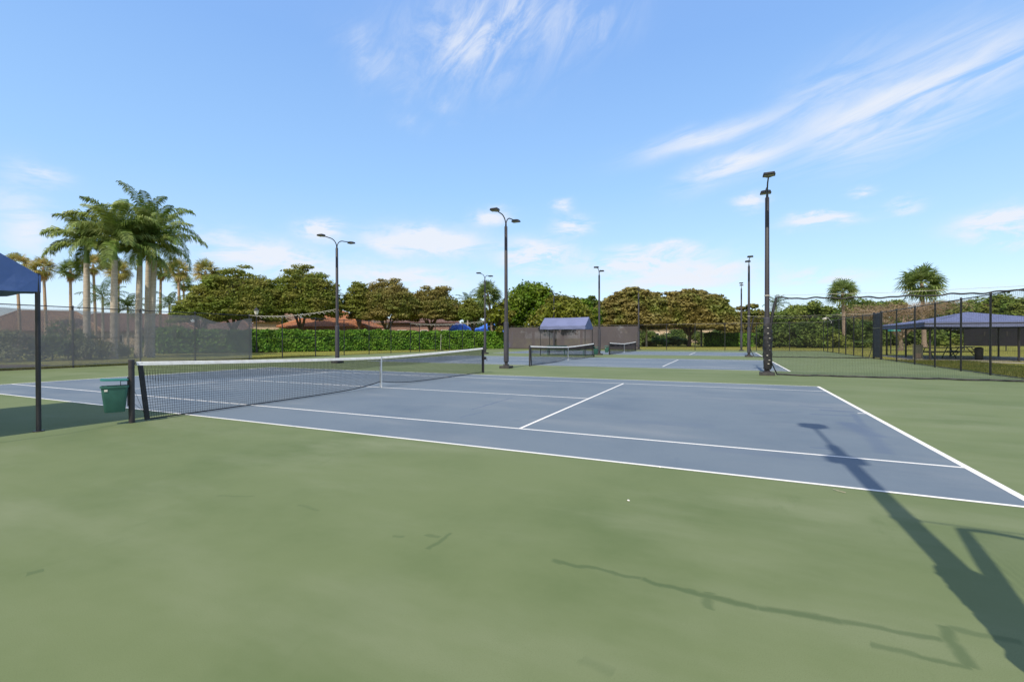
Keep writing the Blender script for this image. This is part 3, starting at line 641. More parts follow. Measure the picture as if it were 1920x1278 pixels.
# ================================================================== CANOPIES
def canopy(x0, x1, y0, y1, label, mt, pr=.032):
    t = thing('shade_canopy', label, 'canopy', ((x0+x1)/2, (y0+y1)/2, 0), 0, 'blue gabled shade canopies beside the courts')
    a, b = (x1-x0)/2, (y1-y0)/2
    for (x, y) in ((-a, -b), (a, -b), (a, b), (-a, b)):
        g = MB(); g.tube([(x, y, 0), (x, y, 2.5)], pr, 10); g.tube([(x, y, 0), (x, y, .015)], .07, 10); g.build('pole', M['black'], t, True)
    g = MB()
    for y in (-b, b): g.tube([(-a, y, 2.46), (a, y, 2.46)], .022, 8)
    for x in (-a, a):
        g.tube([(x, -b, 2.46), (x, b, 2.46)], .022, 8); g.tube([(x, -b, 2.46), (x, 0, 3.18), (x, b, 2.46)], .022, 8)
    g.tube([(-a, 0, 3.18), (a, 0, 3.18)], .022, 8); g.build('frame', M['black'], t)
    A, B = a+.03, b+.03; n = 16
    g = MB(); vs = []
    prof = [(-B, 2.20), (-B, 2.33), (-B, 2.47), (-B*.5, 2.84), (0, 3.22), (B*.5, 2.84), (B, 2.47), (B, 2.33), (B, 2.20)]
    for i in range(n+1):
        s = i/n; x = -A+2*A*s
        for k, (y, z) in enumerate(prof):
            dz = -.035*math.sin(math.pi*s) if 2.5 < z < 3.2 else (-.02*math.sin(math.pi*s) if z > 3.2 else .012*math.sin(s*23+k))
            vs.append((x, y+(.015*math.sin(s*17+k) if k in (0, 8) else 0), z+dz))
    m_ = len(prof)
    fs = [(i*m_+k, (i+1)*m_+k, (i+1)*m_+k+1, i*m_+k+1) for i in range(n) for k in range(m_-1)]
    fs += [tuple(range(2, 7)), tuple(n*m_+k for k in range(6, 1, -1))]            # gable ends
    g.add(vs, fs)
    for x in (-A, A):
        b0_ = len(g.v); K = 8; v2 = []
        for i in range(K+1):
            y = -B+2*B*i/K; v2 += [(x+.012*math.sin(i*2), y, 2.20+.012*math.sin(i*1.7)), (x, y, 2.47)]
        g.add(v2, [(2*i, 2*i+2, 2*i+3, 2*i+1) for i in range(K)])
    o = g.build('cover', mt, t)
    sm = o.modifiers.new('thickness', 'SOLIDIFY'); sm.thickness = .006; sm.offset = -1
    return t
canopy(-4.42, -.48, -4.25, -1.95, 'blue gabled canopy at the left edge, its pole beside the green bin', M['canvas'])
canopy(-5.05, -1.15, 31.3, 33.5, 'small blue gabled canopy far off between the second and farthest nets', M['canvas_pale'], .03)
# benches under the far canopy
def bench(x, y, rz, label, back):
    t = thing('bench', label, 'bench', (x, y, 0), rz, 'green benches under the small canopy')
    g = MB()
    for k in range(3): g.box((0, -.14+.14*k, .45), (1.8, .12, .03))
    g.build('seat', M['greenplastic'], t)
    if back:
        g = MB()
        for k in range(2): g.box((0, .24+.03*k, .62+.15*k), (1.8, .03, .12))
        g.build('backrest', M['greenplastic'], t)
    for s in (-1, 1):
        g = MB(); g.tube([(s*.72, -.2, 0), (s*.72, -.16, .43), (s*.72, .16, .43), (s*.72, .2, 0)], .025, 6)
        if back: g.tube([(s*.72, .18, .43), (s*.72, .27, .85)], .022, 6)
        g.build('leg', M['greenplastic'], t)
    return t
bench(-2.2, 32.2, 0, 'dark green backless bench under the far canopy, right one', False)
bench(-4.1, 32.6, R(8), 'green bench with a backrest under the far canopy, left one', True)

# ================================================================== RIGHT SIDE: pavilion and furniture
t = thing('pavilion', 'large blue hip roofed pavilion beyond the right fence', 'pavilion', (24.6, 37.6, 0))
a, b = 3.9, 5.2
for (x, y) in ((-3.4, -4.5), (3.4, -4.5), (3.4, 4.5), (-3.4, 4.5), (0.6, 4.5), (-3.4, 0), (.8, -4.5)):
    g = MB(); g.tube([(x, y, 0), (x, y, 2.4)], .06, 10); g.tube([(x, y, 0), (x, y, .02)], .12, 10); g.build('post', M['charcoal'], t, True)
g = MB(); n = 10; vs = []; fs = []
cor = [(-a, -b), (a, -b), (a, b), (-a, b)]
for k in range(4):
    c0, c1 = cor[k], cor[(k+1) % 4]; base = len(vs); K = 8
    for i in range(n+1):
        for j in range(K+1):
            s = i/n; v = j/K
            ex, ey = c0[0]+(c1[0]-c0[0])*s, c0[1]+(c1[1]-c0[1])*s
            z = 2.44+.80*v-.07*math.sin(math.pi*v)-.05*math.sin(math.pi*s)*(1-v)
            vs.append((ex*(1-v), ey*(1-v), z))
    for i in range(n):
        for j in range(K): q = base+i*(K+1)+j; fs.append((q, q+K+1, q+K+2, q+1))
    base = len(vs)
    for i in range(n+1):
        s = i/n; ex, ey = c0[0]+(c1[0]-c0[0])*s, c0[1]+(c1[1]-c0[1])*s; z = 2.44-.05*math.sin(math.pi*s)
        vs += [(ex, ey, z), (ex, ey, z-.30)]
    for i in range(n): q = base+2*i; fs.append((q, q+1, q+3, q+2))
o = MB().add(vs, fs).build('roof', M['canvas_pale'], t); sm = o.modifiers.new('thickness', 'SOLIDIFY'); sm.thickness = .012
g = MB()
for k in range(4): g.tube([(*cor[k], 2.36), (0, 0, 3.16)], .03, 6); g.tube([(*cor[k], 2.32), (*cor[(k+1) % 4], 2.32)], .03, 6)
g.build('roof_frame', M['black'], t)
t = thing('picnic_table', 'dark picnic table with benches under the blue pavilion', 'picnic table', (22.7, 36.6, 0), R(12))
g = MB(); g.box((0, 0, .74), (1.9, .75, .05)); g.build('tabletop', M['picnic'], t)
for s in (-1, 1): g = MB(); g.box((0, s*.68, .44), (1.9, .27, .045)); g.build('bench_seat', M['picnic'], t)
for s in (-1, 1):
    g = MB(); g.tube([(s*.65, -.72, 0), (s*.65, -.2, .72)], .03, 6); g.tube([(s*.65, .72, 0), (s*.65, .2, .72)], .03, 6); g.tube([(s*.65, -.75, .41), (s*.65, .75, .41)], .025, 6); g.build('leg_frame', M['picnic'], t)
t2 = dup(t, (25.2, 39.6, 0), R(60), 'picnic table deeper in the pavilion, end on, behind the first')
for q in (t, t2): q['group'] = 'picnic tables under the pavilion'
t = thing('trash_can', 'black trash can standing by a pavilion post', 'trash can', (24.05, 34.4, 0)); t.scale = (.72, .72, .74)
g = MB(); g.tube([(0, 0, .02), (0, 0, .05), (0, 0, .9), (0, 0, .92)], [.25, .27, .30, .28], 18); g.build('body', M['black'], t, True)
g = MB(); g.tube([(0, 0, .92), (0, 0, .98), (0, 0, 1.08), (0, 0, 1.12)], [.31, .32, .22, .1], 18); g.build('lid', M['charcoal'], t, True)
t = thing('utility_cabinet', 'beige utility cabinet on the grass beyond the right fence', 'cabinet', (*at(1721, 31.1), 0), R(-12)); t.scale = (.82, .82, .86)
g = MB(); g.box((0, 0, .52), (.62, .42, 1.1)); g.build('body', M['beige'], t, bevel=.02)
g = MB(); g.box((0, 0, 1.095), (.68, .48, .05)); g.build('lid', M['beige'], t, bevel=.01)
g = MB(); g.box((0, -.216, .28), (.36, .012, .36)); g.build('panel', simple('tan_panel', (.40, .29, .2), .6), t)
t = thing('gate_panel', 'tall narrow black panel standing between two right fence posts', 'panel', (FX1, 33.45, 0))
g = MB(); g.box((0, 0, 1.6), (.10, 1.65, 3.0)); g.build('panel', M['darkscreen'].copy() if False else simple('black_panel_cloth', (.045, .045, .06), .7), t, bevel=.02)
g = MB(); g.box((-.06, 0, 2.1), (.03, 1.67, .05)); g.build('strap', M['beige'], t)
for s in (-1, 1): g = MB(); g.tube([(0, s*.86, 0), (0, s*.86, 3.2)], .07, 8); g.build('post', M['black'], t)
t = thing('water_stand', 'teal topped drinking stand just right of the tall black panel', 'stand', (*at(1676, 41.0), 0))
g = MB(); g.tube([(0, 0, 2.0), (0, 0, 2.06), (0, 0, 2.3)], [.5, .5, .32], 16); g.build('top', M['teal'], t, True)
for s in (-1, 1): g = MB(); g.tube([(s*.22, 0, 0), (s*.22, 0, 2.0)], .05, 8); g.build('leg', M['charcoal'], t)
# dark screened fence of the next court
t = thing('screened_fence', 'dark screened fence of the next court, behind the pavilion', 'fence', (*at(1808, 52), 0), R(-14))
PPp = np.array([[(0, 0, .5), (0, 0, 3.1)], [(26, 0, .5), (26, 0, 3.1)]], float); sheet('screen_cloth', PPp, np.array([[(0, 0), (0, 3)], [(26, 0), (26, 3)]], float), M['darkscreen'], t)
for k in range(9): g = MB(); g.tube([(k*3.25, .06, 0), (k*3.25, .06, 3.5)], .045, 8); g.build('post', M['black'], t)
for k in range(6): g = MB(); g.box((1.6+k*1.7, -.03, 1.85), (.10, .02, .5), rx=.1); g.build('vent_flap', M['charcoal'], t)
g = MB(); g.tube([(0, .06, 3.5), (26, .06, 3.5)], .025, 6); g.build('top_rail', M['black'], t)
# lamp ball with its loose cable at the far right corner
t = thing('corner_lamp', 'small white ball lamp with a loose cable on the far right corner post', 'lamp', (FX1+.12, FY1+.05, 0))
g = MB(); g.tube([(0, 0, 3.15), (0, 0, 3.3)], .03, 8)
for k in range(1): g.tube([(0, 0, 3.28), (0, 0, 3.33), (0, 0, 3.45), (0, 0, 3.57), (0, 0, 3.62)], [.06, .17, .23, .17, .05], 14)
g.build('globe', M['white'], t, True)
g = MB(); g.tube([(.1, 0, 3.7), (.3, -.8, 3.35), (.3, -2.0, 3.02), (.0, -3.2, 2.9)], .02, 6); g.build('cable', M['rope'], t)
# squeegee leaning at the left fence
t = thing('court_squeegee', 'pale handled court squeegee standing against the hedge behind the left fence', 'squeegee', (*ground(826, 657.5), 0), R(20))
g = MB(); g.tube([(0, 0, .08), (.05, .1, 1.95)], .028, 6); g.build('handle', M['rope'], t)
g = MB(); g.box((0, 0, .06), (.75, .09, .10)); g.build('head', M['black'], t)
# lantern on a post
t = thing('lantern_post', 'black lantern post with a pale lantern under the olive trees', 'street lamp', (*at(481, 50), 0))
g = MB(); g.tube([(0, 0, 0), (0, 0, .6), (0, 0, .62), (0, 0, 4.0)], [.11, .1, .06, .05], 10); g.build('post', M['black'], t, True)
g = MB(); g.tube([(0, 0, 4.05), (0, 0, 4.12), (0, 0, 4.5)], [.1, .14, .24], 6); g.build('lantern', M['white'], t)
g = MB(); g.tube([(0, 0, 4.5), (0, 0, 4.54), (0, 0, 4.75), (0, 0, 4.9)], [.29, .28, .07, .015], 6); g.tube([(0, 0, 3.98), (0, 0, 4.06)], [.06, .13], 6); g.build('cap', M['charcoal'], t)
# small litter on the court
def twig(pts, r, name, label, cat, m_):
    g = MB(); g.tube(pts, r, 5); return tag(g.build(name, m_), label, cat)
x, y = ground(1572, 921); twig([(x-.035, y+.03, .008), (x-.02, y, .013), (x+.015, y-.025, .011), (x+.05, y-.035, .008)], .0035, 'twig', 'small pale curved twig on the green just below the doubles line', 'twig', M['twig'])
for (px, py, lab) in ((1178, 939, 'tiny white paper scrap alone on the open green court'), (1238, 876.5, 'tiny white speck at the edge of the near doubles line')):
    x, y = ground(px, py); g = MB(); rs = random.Random(px)
    sz = .016 if px > 500 else .007
    pts = [(x+sz*math.cos(k*1.05)*rs.uniform(.6, 1.2), y+sz*.9*math.sin(k*1.05)*rs.uniform(.6, 1.2), .006) for k in range(6)]; hi_ = [(p_[0]*.5+x*.5, p_[1]*.5+y*.5, .013) for p_ in pts]
    g.add(pts+hi_, [tuple(range(6, 12))]+[(k, (k+1) % 6, 6+(k+1) % 6, 6+k) for k in range(6)]); tag(g.build('paper_scrap', M['white']), lab, 'scrap', 'tiny pale scraps on the court')

# ================================================================== HOUSES
def house(label, cx, cy, rz, L, W, wall_h, roof_h, wm_, rm, extra=None, over=.5, ridge=.45):
    t = thing('house', label, 'house', (cx, cy, 0), rz, 'houses beyond the hedge')
    g = MB(); g.box((0, 0, wall_h/2), (L, W, wall_h)); wl_ = g.build('wall', wm_, t)
    a, b = L/2+over, W/2+over; r = max(0, a-b)*1.0 if ridge is None else a*ridge
    V = [(-a, -b, wall_h), (a, -b, wall_h), (a, b, wall_h), (-a, b, wall_h), (-r, 0, wall_h+roof_h), (r, 0, wall_h+roof_h)]
    V2 = [(p_[0], p_[1], p_[2]-.18) for p_ in V[:4]]
    fs = [(0, 1, 5, 4), (2, 3, 4, 5), (1, 2, 5), (3, 0, 4), (0, 6, 7, 1), (1, 7, 8, 2), (2, 8, 9, 3), (3, 9, 6, 0), (9, 8, 7, 6)]
    o = MB().add(V+V2, fs).build('roof', rm, t); me = o.data; u = me.uv_layers.new(name='UVMap')
    for p_ in me.polygons:
        nx_ = abs(p_.normal.x) > abs(p_.normal.y)
        for li in p_.loop_indices:
            c = me.vertices[me.loops[li].vertex_index].co; u.data[li].uv = ((c.y if nx_ else c.x)*6, c.z*.1)
    g = MB(); g.tube([V[4], V[5]], .14, 6)
    for a_, b_ in ((0, 4), (3, 4), (1, 5), (2, 5)): g.tube([V[a_], V[b_]], .12, 6)
    g.build('ridge_tiles', rm, o)
    k = int(L//3.2)
    for i in range(k):
        x = -L/2+L*(i+.5)/k; w_ = 1.3 if i % 2 else 1.7
        g = MB(); g.box((x, -W/2-.03, wall_h*.52), (w_, .10, 1.5)); f = g.build('window', M['white'], t)
        g = MB(); g.box((x, -W/2-.085, wall_h*.52), (w_-.2, .03, 1.3)); g.build('pane', M['glassdark'], f)
    return t
RZ = R(25)
x, y = at(628, 82); house('house with the bright orange tiled hip roof behind the hedge pole', x, y, RZ, 13.5, 11, 3.5, 3.0, M['pink'], M['tile_orange'], ridge=.12)
x, y = at(527, 88); house('cream walled house with a tan roof between the lantern and the orange roof', x, y, RZ+.3, 7.5, 9, 4.6, 1.9, M['cream'], M['tile_tan'])
x, y = at(800, 92); house('low pinkish brown house with a dark porch under the bronze trees', x, y, RZ+.1, 12, 11, 4.5, 1.8, M['pink'], M['tile_pink'])
x, y = at(250, 86); house('long house with a faded pink roof behind the royal palms', x, y, RZ+.35, 24, 12, 2.9, 3.2, M['cream'], M['tile_pink'])
x, y = at(90, 80); house('pale house half hidden at far left behind the grey windscreen', x, y, RZ+.6, 15, 12, 2.9, 3.4, M['cream'], M['tile_tan'])
x, y = at(420, 92); house('pink roofed house behind the sagging part of the grey windscreen', x, y, RZ+.2, 14, 11, 2.8, 2.6, M['cream'], M['tile_pink'])
x, y = at(1290, 150); house('pale pink house glimpsed under the wide layered tree', x, y, -.1, 40, 12, 4.5, 3.0, M['cream'], M['tile_tan'])
x, y = at(696, 108); house('cream house peeking out between the two bronze tree groups', x, y, RZ, 9, 9, 5.0, 2.0, M['cream'], M['tile_tan'])
# blue tarpaulin shelter
x, y = at(905, 80)
t = thing('tarp_shelter', 'shelter under crumpled bright blue tarpaulin behind the slim palm', 'shelter', (x, y, 0), R(20))
rs = random.Random(4); vs = []; K, J = 14, 8
for i in range(K+1):
    for j in range(J+1):
        xx = -5.5+11*i/K; yy = -3+6*j/J; vs.append((xx+rs.uniform(-.2, .2), yy, 2.3+1.9*(1-abs(yy)/3.0)*(.75+.25*math.sin(i*.9))+rs.uniform(-.15, .15)))
o = MB().add(vs, [(i*(J+1)+j, (i+1)*(J+1)+j, (i+1)*(J+1)+j+1, i*(J+1)+j+1) for i in range(K) for j in range(J)]).build('tarpaulin', M['tarp'], t)
o.modifiers.new('thickness', 'SOLIDIFY').thickness = .03
g = MB(); g.box((0, 0, 1.2), (10, 5.2, 2.4)); g.build('wall', M['tarp'], t)
g = MB(); g.box((4.2, -2.65, 1.7), (1.6, .12, 1.3)); g.build('panel', M['orange'], t)

# ================================================================== VEGETATION
def rot_rand(rs, n, upbias=0.0):
    v = rs.normal(size=(n, 3)); v[:, 2] = np.abs(v[:, 2])+upbias; v /= np.linalg.norm(v, axis=1)[:, None]; return v
def leaf_quads(C, Nrm, size, rs, asp=.55):
    n = len(C); a = rs.normal(size=(n, 3)); a -= Nrm*(a*Nrm).sum(1)[:, None]; a /= np.linalg.norm(a, axis=1)[:, None]; b = np.cross(Nrm, a)
    s = size*rs.uniform(.6, 1.35, size=(n, 1)); 
    return np.stack([C-a*s, C+b*s*asp-Nrm*s*.12, C+a*s, C-b*s*asp-Nrm*s*.12], 1)
def clump_leaves(cl, rs, per, size, up):
    out_ = []
    for (c, r) in cl:
        n = max(8, int(per*(r[0]*r[1]*r[2])**.40)); d = rs.normal(size=(n, 3)); d /= np.linalg.norm(d, axis=1)[:, None]
        rad = rs.uniform(.25, 1.0, size=(n, 1))**.5*np.where(rs.random((n, 1)) < .14, rs.uniform(1.0, 1.35, (n, 1)), 1.0); P = np.array(c)+d*rad*np.array(r)
        nr = d*np.array([1/r[0], 1/r[1], 1/r[2]]); nr /= np.linalg.norm(nr, axis=1)[:, None]
        nr = nr*.6+rot_rand(rs, n, up)*.8; nr /= np.linalg.norm(nr, axis=1)[:, None]
        out_.append(leaf_quads(P, nr, size, rs))
    return np.concatenate(out_)
def limb(g, a, b, r0, r1, rs, k=5, wob=.12):
    a = np.array(a, float); b = np.array(b, float); L = np.linalg.norm(b-a); pts = []; rad = []
    for i in range(k+1):
        s = i/k; p_ = a+(b-a)*s; p_ = p_+rs.normal(size=3)*wob*L*.18*math.sin(math.pi*s); p_[2] += .10*L*math.sin(math.pi*s)*.5
        pts.append(p_); rad.append(r0+(r1-r0)*s)
    g.tube(pts, rad, 6, False); return pts[-2]
def layered_tree(label, px, D, w_px, top_py, low_py, mt, seed, group, n_cl=70, leaf=.165, per=270, flat=.28, offset=0, trunk_r=.28, name='spreading_tree', mult=False, rmul=1.0, base_gap=None):
    rs = np.random.default_rng(seed); x, y = at(px, D); t = thing(name, label, 'tree', (x, y, -.03), 0, group)
    W = w_px*D/FPX; rx = W/2; zt = hgt(top_py, D); zl = hgt(low_py, D); g = MB()
    cl = []; ry = rx*.8; tries = 0
    n_cl = int(n_cl*2.3); rx *= 1.06; lump = rs.uniform(0, 6, 4)
    while len(cl) < n_cl and tries < 4000:
        tries += 1
        u, v = rs.uniform(-1, 1, 2); q = math.hypot(u, v)
        if q > 1: continue
        an = math.atan2(v, u); env = zl+(zt-zl)*(1-q**2.3)**.6*(1-.10*(1+math.sin(3*an+lump[0]+2*q))*(.4+q)-.05*math.sin(7*an+lump[1]+5*q))
        z = zl+(env-zl)*(rs.uniform(.0, 1)**.6)
        s = rs.uniform(.7, 1.35)*rmul*max(.8, rx*.155)
        r = (s, s*rs.uniform(.7, 1.1), s*flat*rs.uniform(.7, 1.3))
        z = min(z, zt-r[2]*.6)
        cl.append(((u*(rx-s*.6), v*(ry-s*.5), z), r))
    V = clump_leaves(cl, rs, per, leaf, .5)
    k = int(len(V)*.42); u_, v_ = rs.uniform(-1, 1, (2, k)); q_ = np.hypot(u_, v_); ok = q_ < .97; u_, v_, q_ = u_[ok], v_[ok], q_[ok]; k = len(u_)
    ev = zl+(zt-zl)*(1-q_**2.3)**.6*.88; z_ = zl+.1*(zt-zl)*rs.random(k)+(ev-zl)*rs.random(k)**.6*.92
    V = np.concatenate([V, leaf_quads(np.stack([u_*rx*.96, v_*ry*.96, z_], 1), rot_rand(rs, k, .4), leaf, rs)])   # looser leaves between the pads
    quads('crown', V, mt, t)
    fork = (rs.uniform(-.2, .2), 0, max(.8, zl*.55)); g.tube([(0, 0, -.1), (0, 0, .25), (fork[0]*.6, 0, fork[2]*.6), fork], [trunk_r*1.5, trunk_r, trunk_r*.85, trunk_r*.8], 8)
    nl = 7; mains = []
    for k in range(nl):
        a_ = 2*math.pi*(k+rs.uniform(-.3, .3))/nl; d = rs.uniform(.3, .6); e = (rx*d*math.cos(a_), ry*d*math.sin(a_), zl+(zt-zl)*rs.uniform(.25, .6))
        limb(g, fork, e, trunk_r*.55, trunk_r*.2, rs); mains.append(e)
    for (c, r) in cl:
        j = min(range(nl), key=lambda k: sum((mains[k][i]-c[i])**2 for i in range(3))); limb(g, mains[j], (c[0], c[1], c[2]-r[2]*.4), trunk_r*.2, .03, rs, 4)
    g.build('trunk', M['bark'], t, True)
    return t
GB = 'spreading trees beyond the fences'
layered_tree('broad olive tree with flat layers, right of the royal palms', 440, 66, 195, 497, 600, M['olive'], 11, GB, 95, trunk_r=.3)
layered_tree('tall olive tree with flat layers just left of the hedge pole', 563, 70, 170, 497, 594, M['olive'], 12, GB, 90, trunk_r=.3)
layered_tree('low olive tree spreading over the sagging end of the grey windscreen', 375, 62, 110, 548, 602, M['olive'], 13, GB, 40, trunk_r=.2)
layered_tree('slim dark layered tree close right of the hedge pole', 672, 72, 62, 519, 585, M['olive'], 14, GB, 28, trunk_r=.2)
layered_tree('bronze leaved tree over the cream house right of the hedge pole', 725, 74, 150, 524, 600, M['brownish'], 15, GB, 85, trunk_r=.28)
layered_tree('bronze and green tree over the low pinkish house', 808, 76, 135, 534, 600, M['brownish'], 16, GB, 80, trunk_r=.28)
layered_tree('small layered tree in front of the blue tarpaulin', 885, 74, 75, 560, 600, M['olive'], 17, GB, 30, trunk_r=.18)
layered_tree('wide bronze tree with flat layers right of the small blue canopy', 1188, 82, 170, 541, 614, M['brownish'], 18, GB, 110, trunk_r=.32, leaf=.32)
layered_tree('wide olive bronze tree with a forked trunk, left of the thin far pole', 1292, 80, 168, 541, 616, M['brownish'], 19, GB, 120, trunk_r=.34, leaf=.32)
layered_tree('small bronze tree between the wide layered tree and the bundle pole', 1410, 88, 100, 573, 634, M['brownish'], 20, GB, 45, trunk_r=.25, leaf=.32)
layered_tree('dark round tree peeking up right of the bright green dome', 1108, 95, 60, 553, 605, M['darkgreen'], 21, GB, 30, trunk_r=.2, leaf=.35)
def dome_tree(label, px, D, w_px, top_py, low_py, mt, seed, group, n_cl=60, leaf=.26, per=110, name='leafy_tree', fl=.75, trunk_r=.22, lean=0, bark='bark'):
    rs = np.random.default_rng(seed); x, y = at(px, D); t = thing(name, label, 'tree', (x, y, -.03), 0, group)
    rx = w_px*D/FPX/2; zt = hgt(top_py, D); zl = max(.2, hgt(low_py, D)); cl = []; H = zt-zl
    for k in range(n_cl):
        a_ = rs.uniform(0, 2*math.pi); v = rs.uniform(0, 1); q = math.sqrt(max(0, 1-v**1.7)); sh = rs.uniform(.55, 1.0)
        s = rs.uniform(.75, 1.3)*max(.55, min(rx, H)*.26)
        cl.append(((rx*q*math.cos(a_)*sh*.9, rx*.85*q*math.sin(a_)*sh*.9, zl+s*.4+(H-s*1.1)*v*(.75+.25*sh)), (s, s, s*fl)))
    quads('crown', clump_leaves(cl, rs, per, leaf, .2), mt, t)
    g = MB(); f = (lean, 0, zl+H*.2); g.tube([(0, 0, -.1), (lean*.5, 0, zl*.6), f], [trunk_r*1.3, trunk_r, trunk_r*.8], 8)
    for (c, r) in cl[::2]: limb(g, f, c, trunk_r*.4, .03, rs, 4)
    g.build('trunk', M[bark], t, True); return t
dome_tree('tall bright green dome tree behind the brown windscreen', 1000, 72, 150, 527, 620, M['bright'], 31, GB, 80)
dome_tree('lime green rounded tree directly behind the small blue canopy', 1055, 64, 130, 549, 620, M['lime'], 32, GB, 60)
dome_tree('olive green tree close behind the slim palm with the pale trunk', 938, 66, 62, 558, 622, M['lime'], 33, GB, 36)
dome_tree('right shoulder tree of the bright green dome, by the canopy pole', 1090, 74, 85, 556, 622, M['bright'], 34, GB, 30)
GT = 'bushy trees of the thicket on the right'
for i, (px, D, w_, tp, lw, mt, lab) in enumerate([
    (1468, 78, 95, 575, 652, 'midgreen', 'bushy green tree right behind the bundle pole'),
    (1528, 76, 110, 562, 652, 'midgreen', 'bushy green tree between the bundle pole and the first sabal palm'),
    (1502, 84, 170, 565, 645, 'midgreen', 'broad green tree along the skyline right of the bundle pole'),
    (1572, 72, 80, 585, 655, 'darkgreen', 'low dark bush left of the first sabal palm'),
    (1500, 69, 90, 600, 656, 'darkgreen', 'low dark feathery bush under the thicket, left half'),
    (1450, 70, 70, 605, 656, 'darkgreen', 'dark feathery bush at the left end of the thicket'),
    (1548, 68, 80, 612, 656, 'midgreen', 'low green bush at the foot of the thicket, right half'),
    (1610, 92, 120, 557, 645, 'midgreen', 'feathery green tree behind the first sabal palm'),
    (1668, 98, 105, 560, 645, 'midgreen', 'green tree filling the gap between the two sabal palms'),
    (1622, 80, 80, 600, 652, 'darkgreen', 'dark bush between the fence corner lamp and the bare tree'),
    (1700, 84, 110, 590, 652, 'darkgreen', 'shady green tree behind the bare branched tree'),
    (1765, 96, 115, 562, 650, 'midgreen', 'green tree just right of the taller sabal palm'),
    (1820, 90, 115, 556, 650, 'midgreen', 'leafy tree above the peak of the pavilion roof'),
    (1872, 84, 110, 548, 650, 'midgreen', 'tallest leafy tree at the right, behind the pavilion'),
    (1930, 80, 120, 547, 650, 'midgreen', 'leafy tree cut by the right edge of the view'),
    (1995, 80, 110, 550, 650, 'darkgreen', 'leafy tree just outside the right edge')]):
    dome_tree(lab, px, D, w_, tp, lw, M[mt], 50+i, GT, 64, leaf=.27, per=120, name='bushy_tree', fl=.6)
# low shrubs
GS = 'low shrubs round the courts'
def shrub(label, px, D, w_px, top_py, mt, seed, leaf=.14, n_cl=22, per=150):
    return dome_tree(label, px, D, w_px, top_py, 1e9, M[mt], seed, GS, n_cl if w_px*D/FPX < 5 else 56, leaf, per, 'shrub', .8, .05)
for i, (px, D, w_, tp, mt, lab) in enumerate([
    (-30, 32, 120, 600, 'shrub', 'tall grey green shrub just outside the left edge'),
    (22, 31, 95, 612, 'shrub', 'grey green shrub behind the windscreen, at the left edge'),
    (98, 33, 90, 618, 'darkgreen', 'dark shrub behind the windscreen, right of the canopy pole'),
    (128, 36, 120, 590, 'darkgreen', 'big dark bush behind the first royal palm trunk'),
    (170, 34, 80, 628, 'shrub', 'grey green shrub at the foot of the first royal palm'),
    (215, 36, 60, 640, 'shrub', 'small shrub at the foot of the second royal palm'),
    (330, 52, 110, 606, 'darkgreen', 'dark bush behind the windscreen, right of the royal palms'),
    (700, 85, 26, 610, 'darkgreen', 'dark shrub beside the cream wall beyond the hedge'),
    (533, 78, 24, 598, 'darkgreen', 'dark shrub before the cream house with the tan roof'),
    (1236, 88, 40, 632, 'hedge', 'low green bush right of the brown windscreen'),
    (1262, 90, 60, 629, 'darkgreen', 'dark bush under the wide bronze tree'),
    (1140, 92, 70, 596, 'darkgreen', 'dark bush filling the gap right of the canopy, behind the windscreen'),
    (1280, 98, 110, 617, 'darkgreen', 'wide dark understory bush in front of the pale pink house'),
    (1200, 100, 90, 617, 'darkgreen', 'dark understory bush behind the end of the brown windscreen'),
    (1362, 96, 90, 610, 'darkgreen', 'dark understory bush behind the clipped hedge block'),
    (1408, 92, 70, 622, 'midgreen', 'green bush left of the bundle pole, under the small bronze tree'),
    (888, 96, 70, 588, 'darkgreen', 'dark bush standing behind the blue tarpaulin'),
    (955, 92, 70, 585, 'darkgreen', 'dark bush beside the right end of the blue tarpaulin'),
    (1216, 84, 18, 644, 'lime', 'tiny clipped shrub by the far pole at the windscreen end'),
    (1620, 66, 36, 640, 'darkgreen', 'dark shrub between the sabal palm and the black panel'),
    (1776, 66, 50, 622, 'midgreen', 'round shrub seen under the pavilion roof')]):
    shrub(lab, px, D, w_, tp, mt, 80+i, leaf=.11 if D < 40 else .2)
# hedges
def hedge(label, P, depth, h, seed, leaf, n, mt='hedge'):
    rs = np.random.default_rng(seed); t = thing('hedge', label, 'hedge', (*P[0], -.03), 0, 'clipped hedges')
    P = [np.array(p_) for p_ in P]; L = [np.linalg.norm(P[i+1]-P[i]) for i in range(len(P)-1)]; tot = sum(L); Vs = []; core = MB()
    for i in range(len(P)-1):
        d = (P[i+1]-P[i])/L[i]; nn = np.array([-d[1], d[0]]); k = int(n*L[i]/tot)
        face = rs.random(k); s = rs.uniform(-.2, L[i]+.2, k); dep = np.where(face < .45, -depth/2, np.where(face < .62, depth/2, rs.uniform(-depth/2, depth/2, k))); z = np.where(face < .62, rs.uniform(.08, h, k), h)
        dep = dep+rs.normal(size=k)*.07; z = z+rs.normal(size=k)*.07+(.05*np.sin(s*1.7)+.05*np.sin(s*.63+1)+.04*np.sin(s*4.1))*(face >= .62); dep = dep+.09*np.sin(s*2.3+z*3)
        xy = P[i][None]+d[None]*s[:, None]+nn[None]*dep[:, None]-P[0][None]
        C = np.concatenate([xy, z[:, None]], 1); nr = rot_rand(rs, k, .2); nr[:, :2] += np.where((face < .45)[:, None], -nn[None]*.9, 0); nr /= np.linalg.norm(nr, axis=1)[:, None]
        Vs.append(leaf_quads(C, nr, leaf, rs, .6))
        mid = (P[i]+P[i+1])/2-P[0]; core.box((mid[0], mid[1], h/2-.03), (L[i], depth-.25, h-.12), rz=math.atan2(d[1], d[0]))
    quads('foliage', np.concatenate(Vs), M[mt], t)
    core.build('hedge_core', simple('hedge_core_dark', (.02, .035, .008), .9), t)  # solid dark green block filling the hedge inside its leaves
    return t
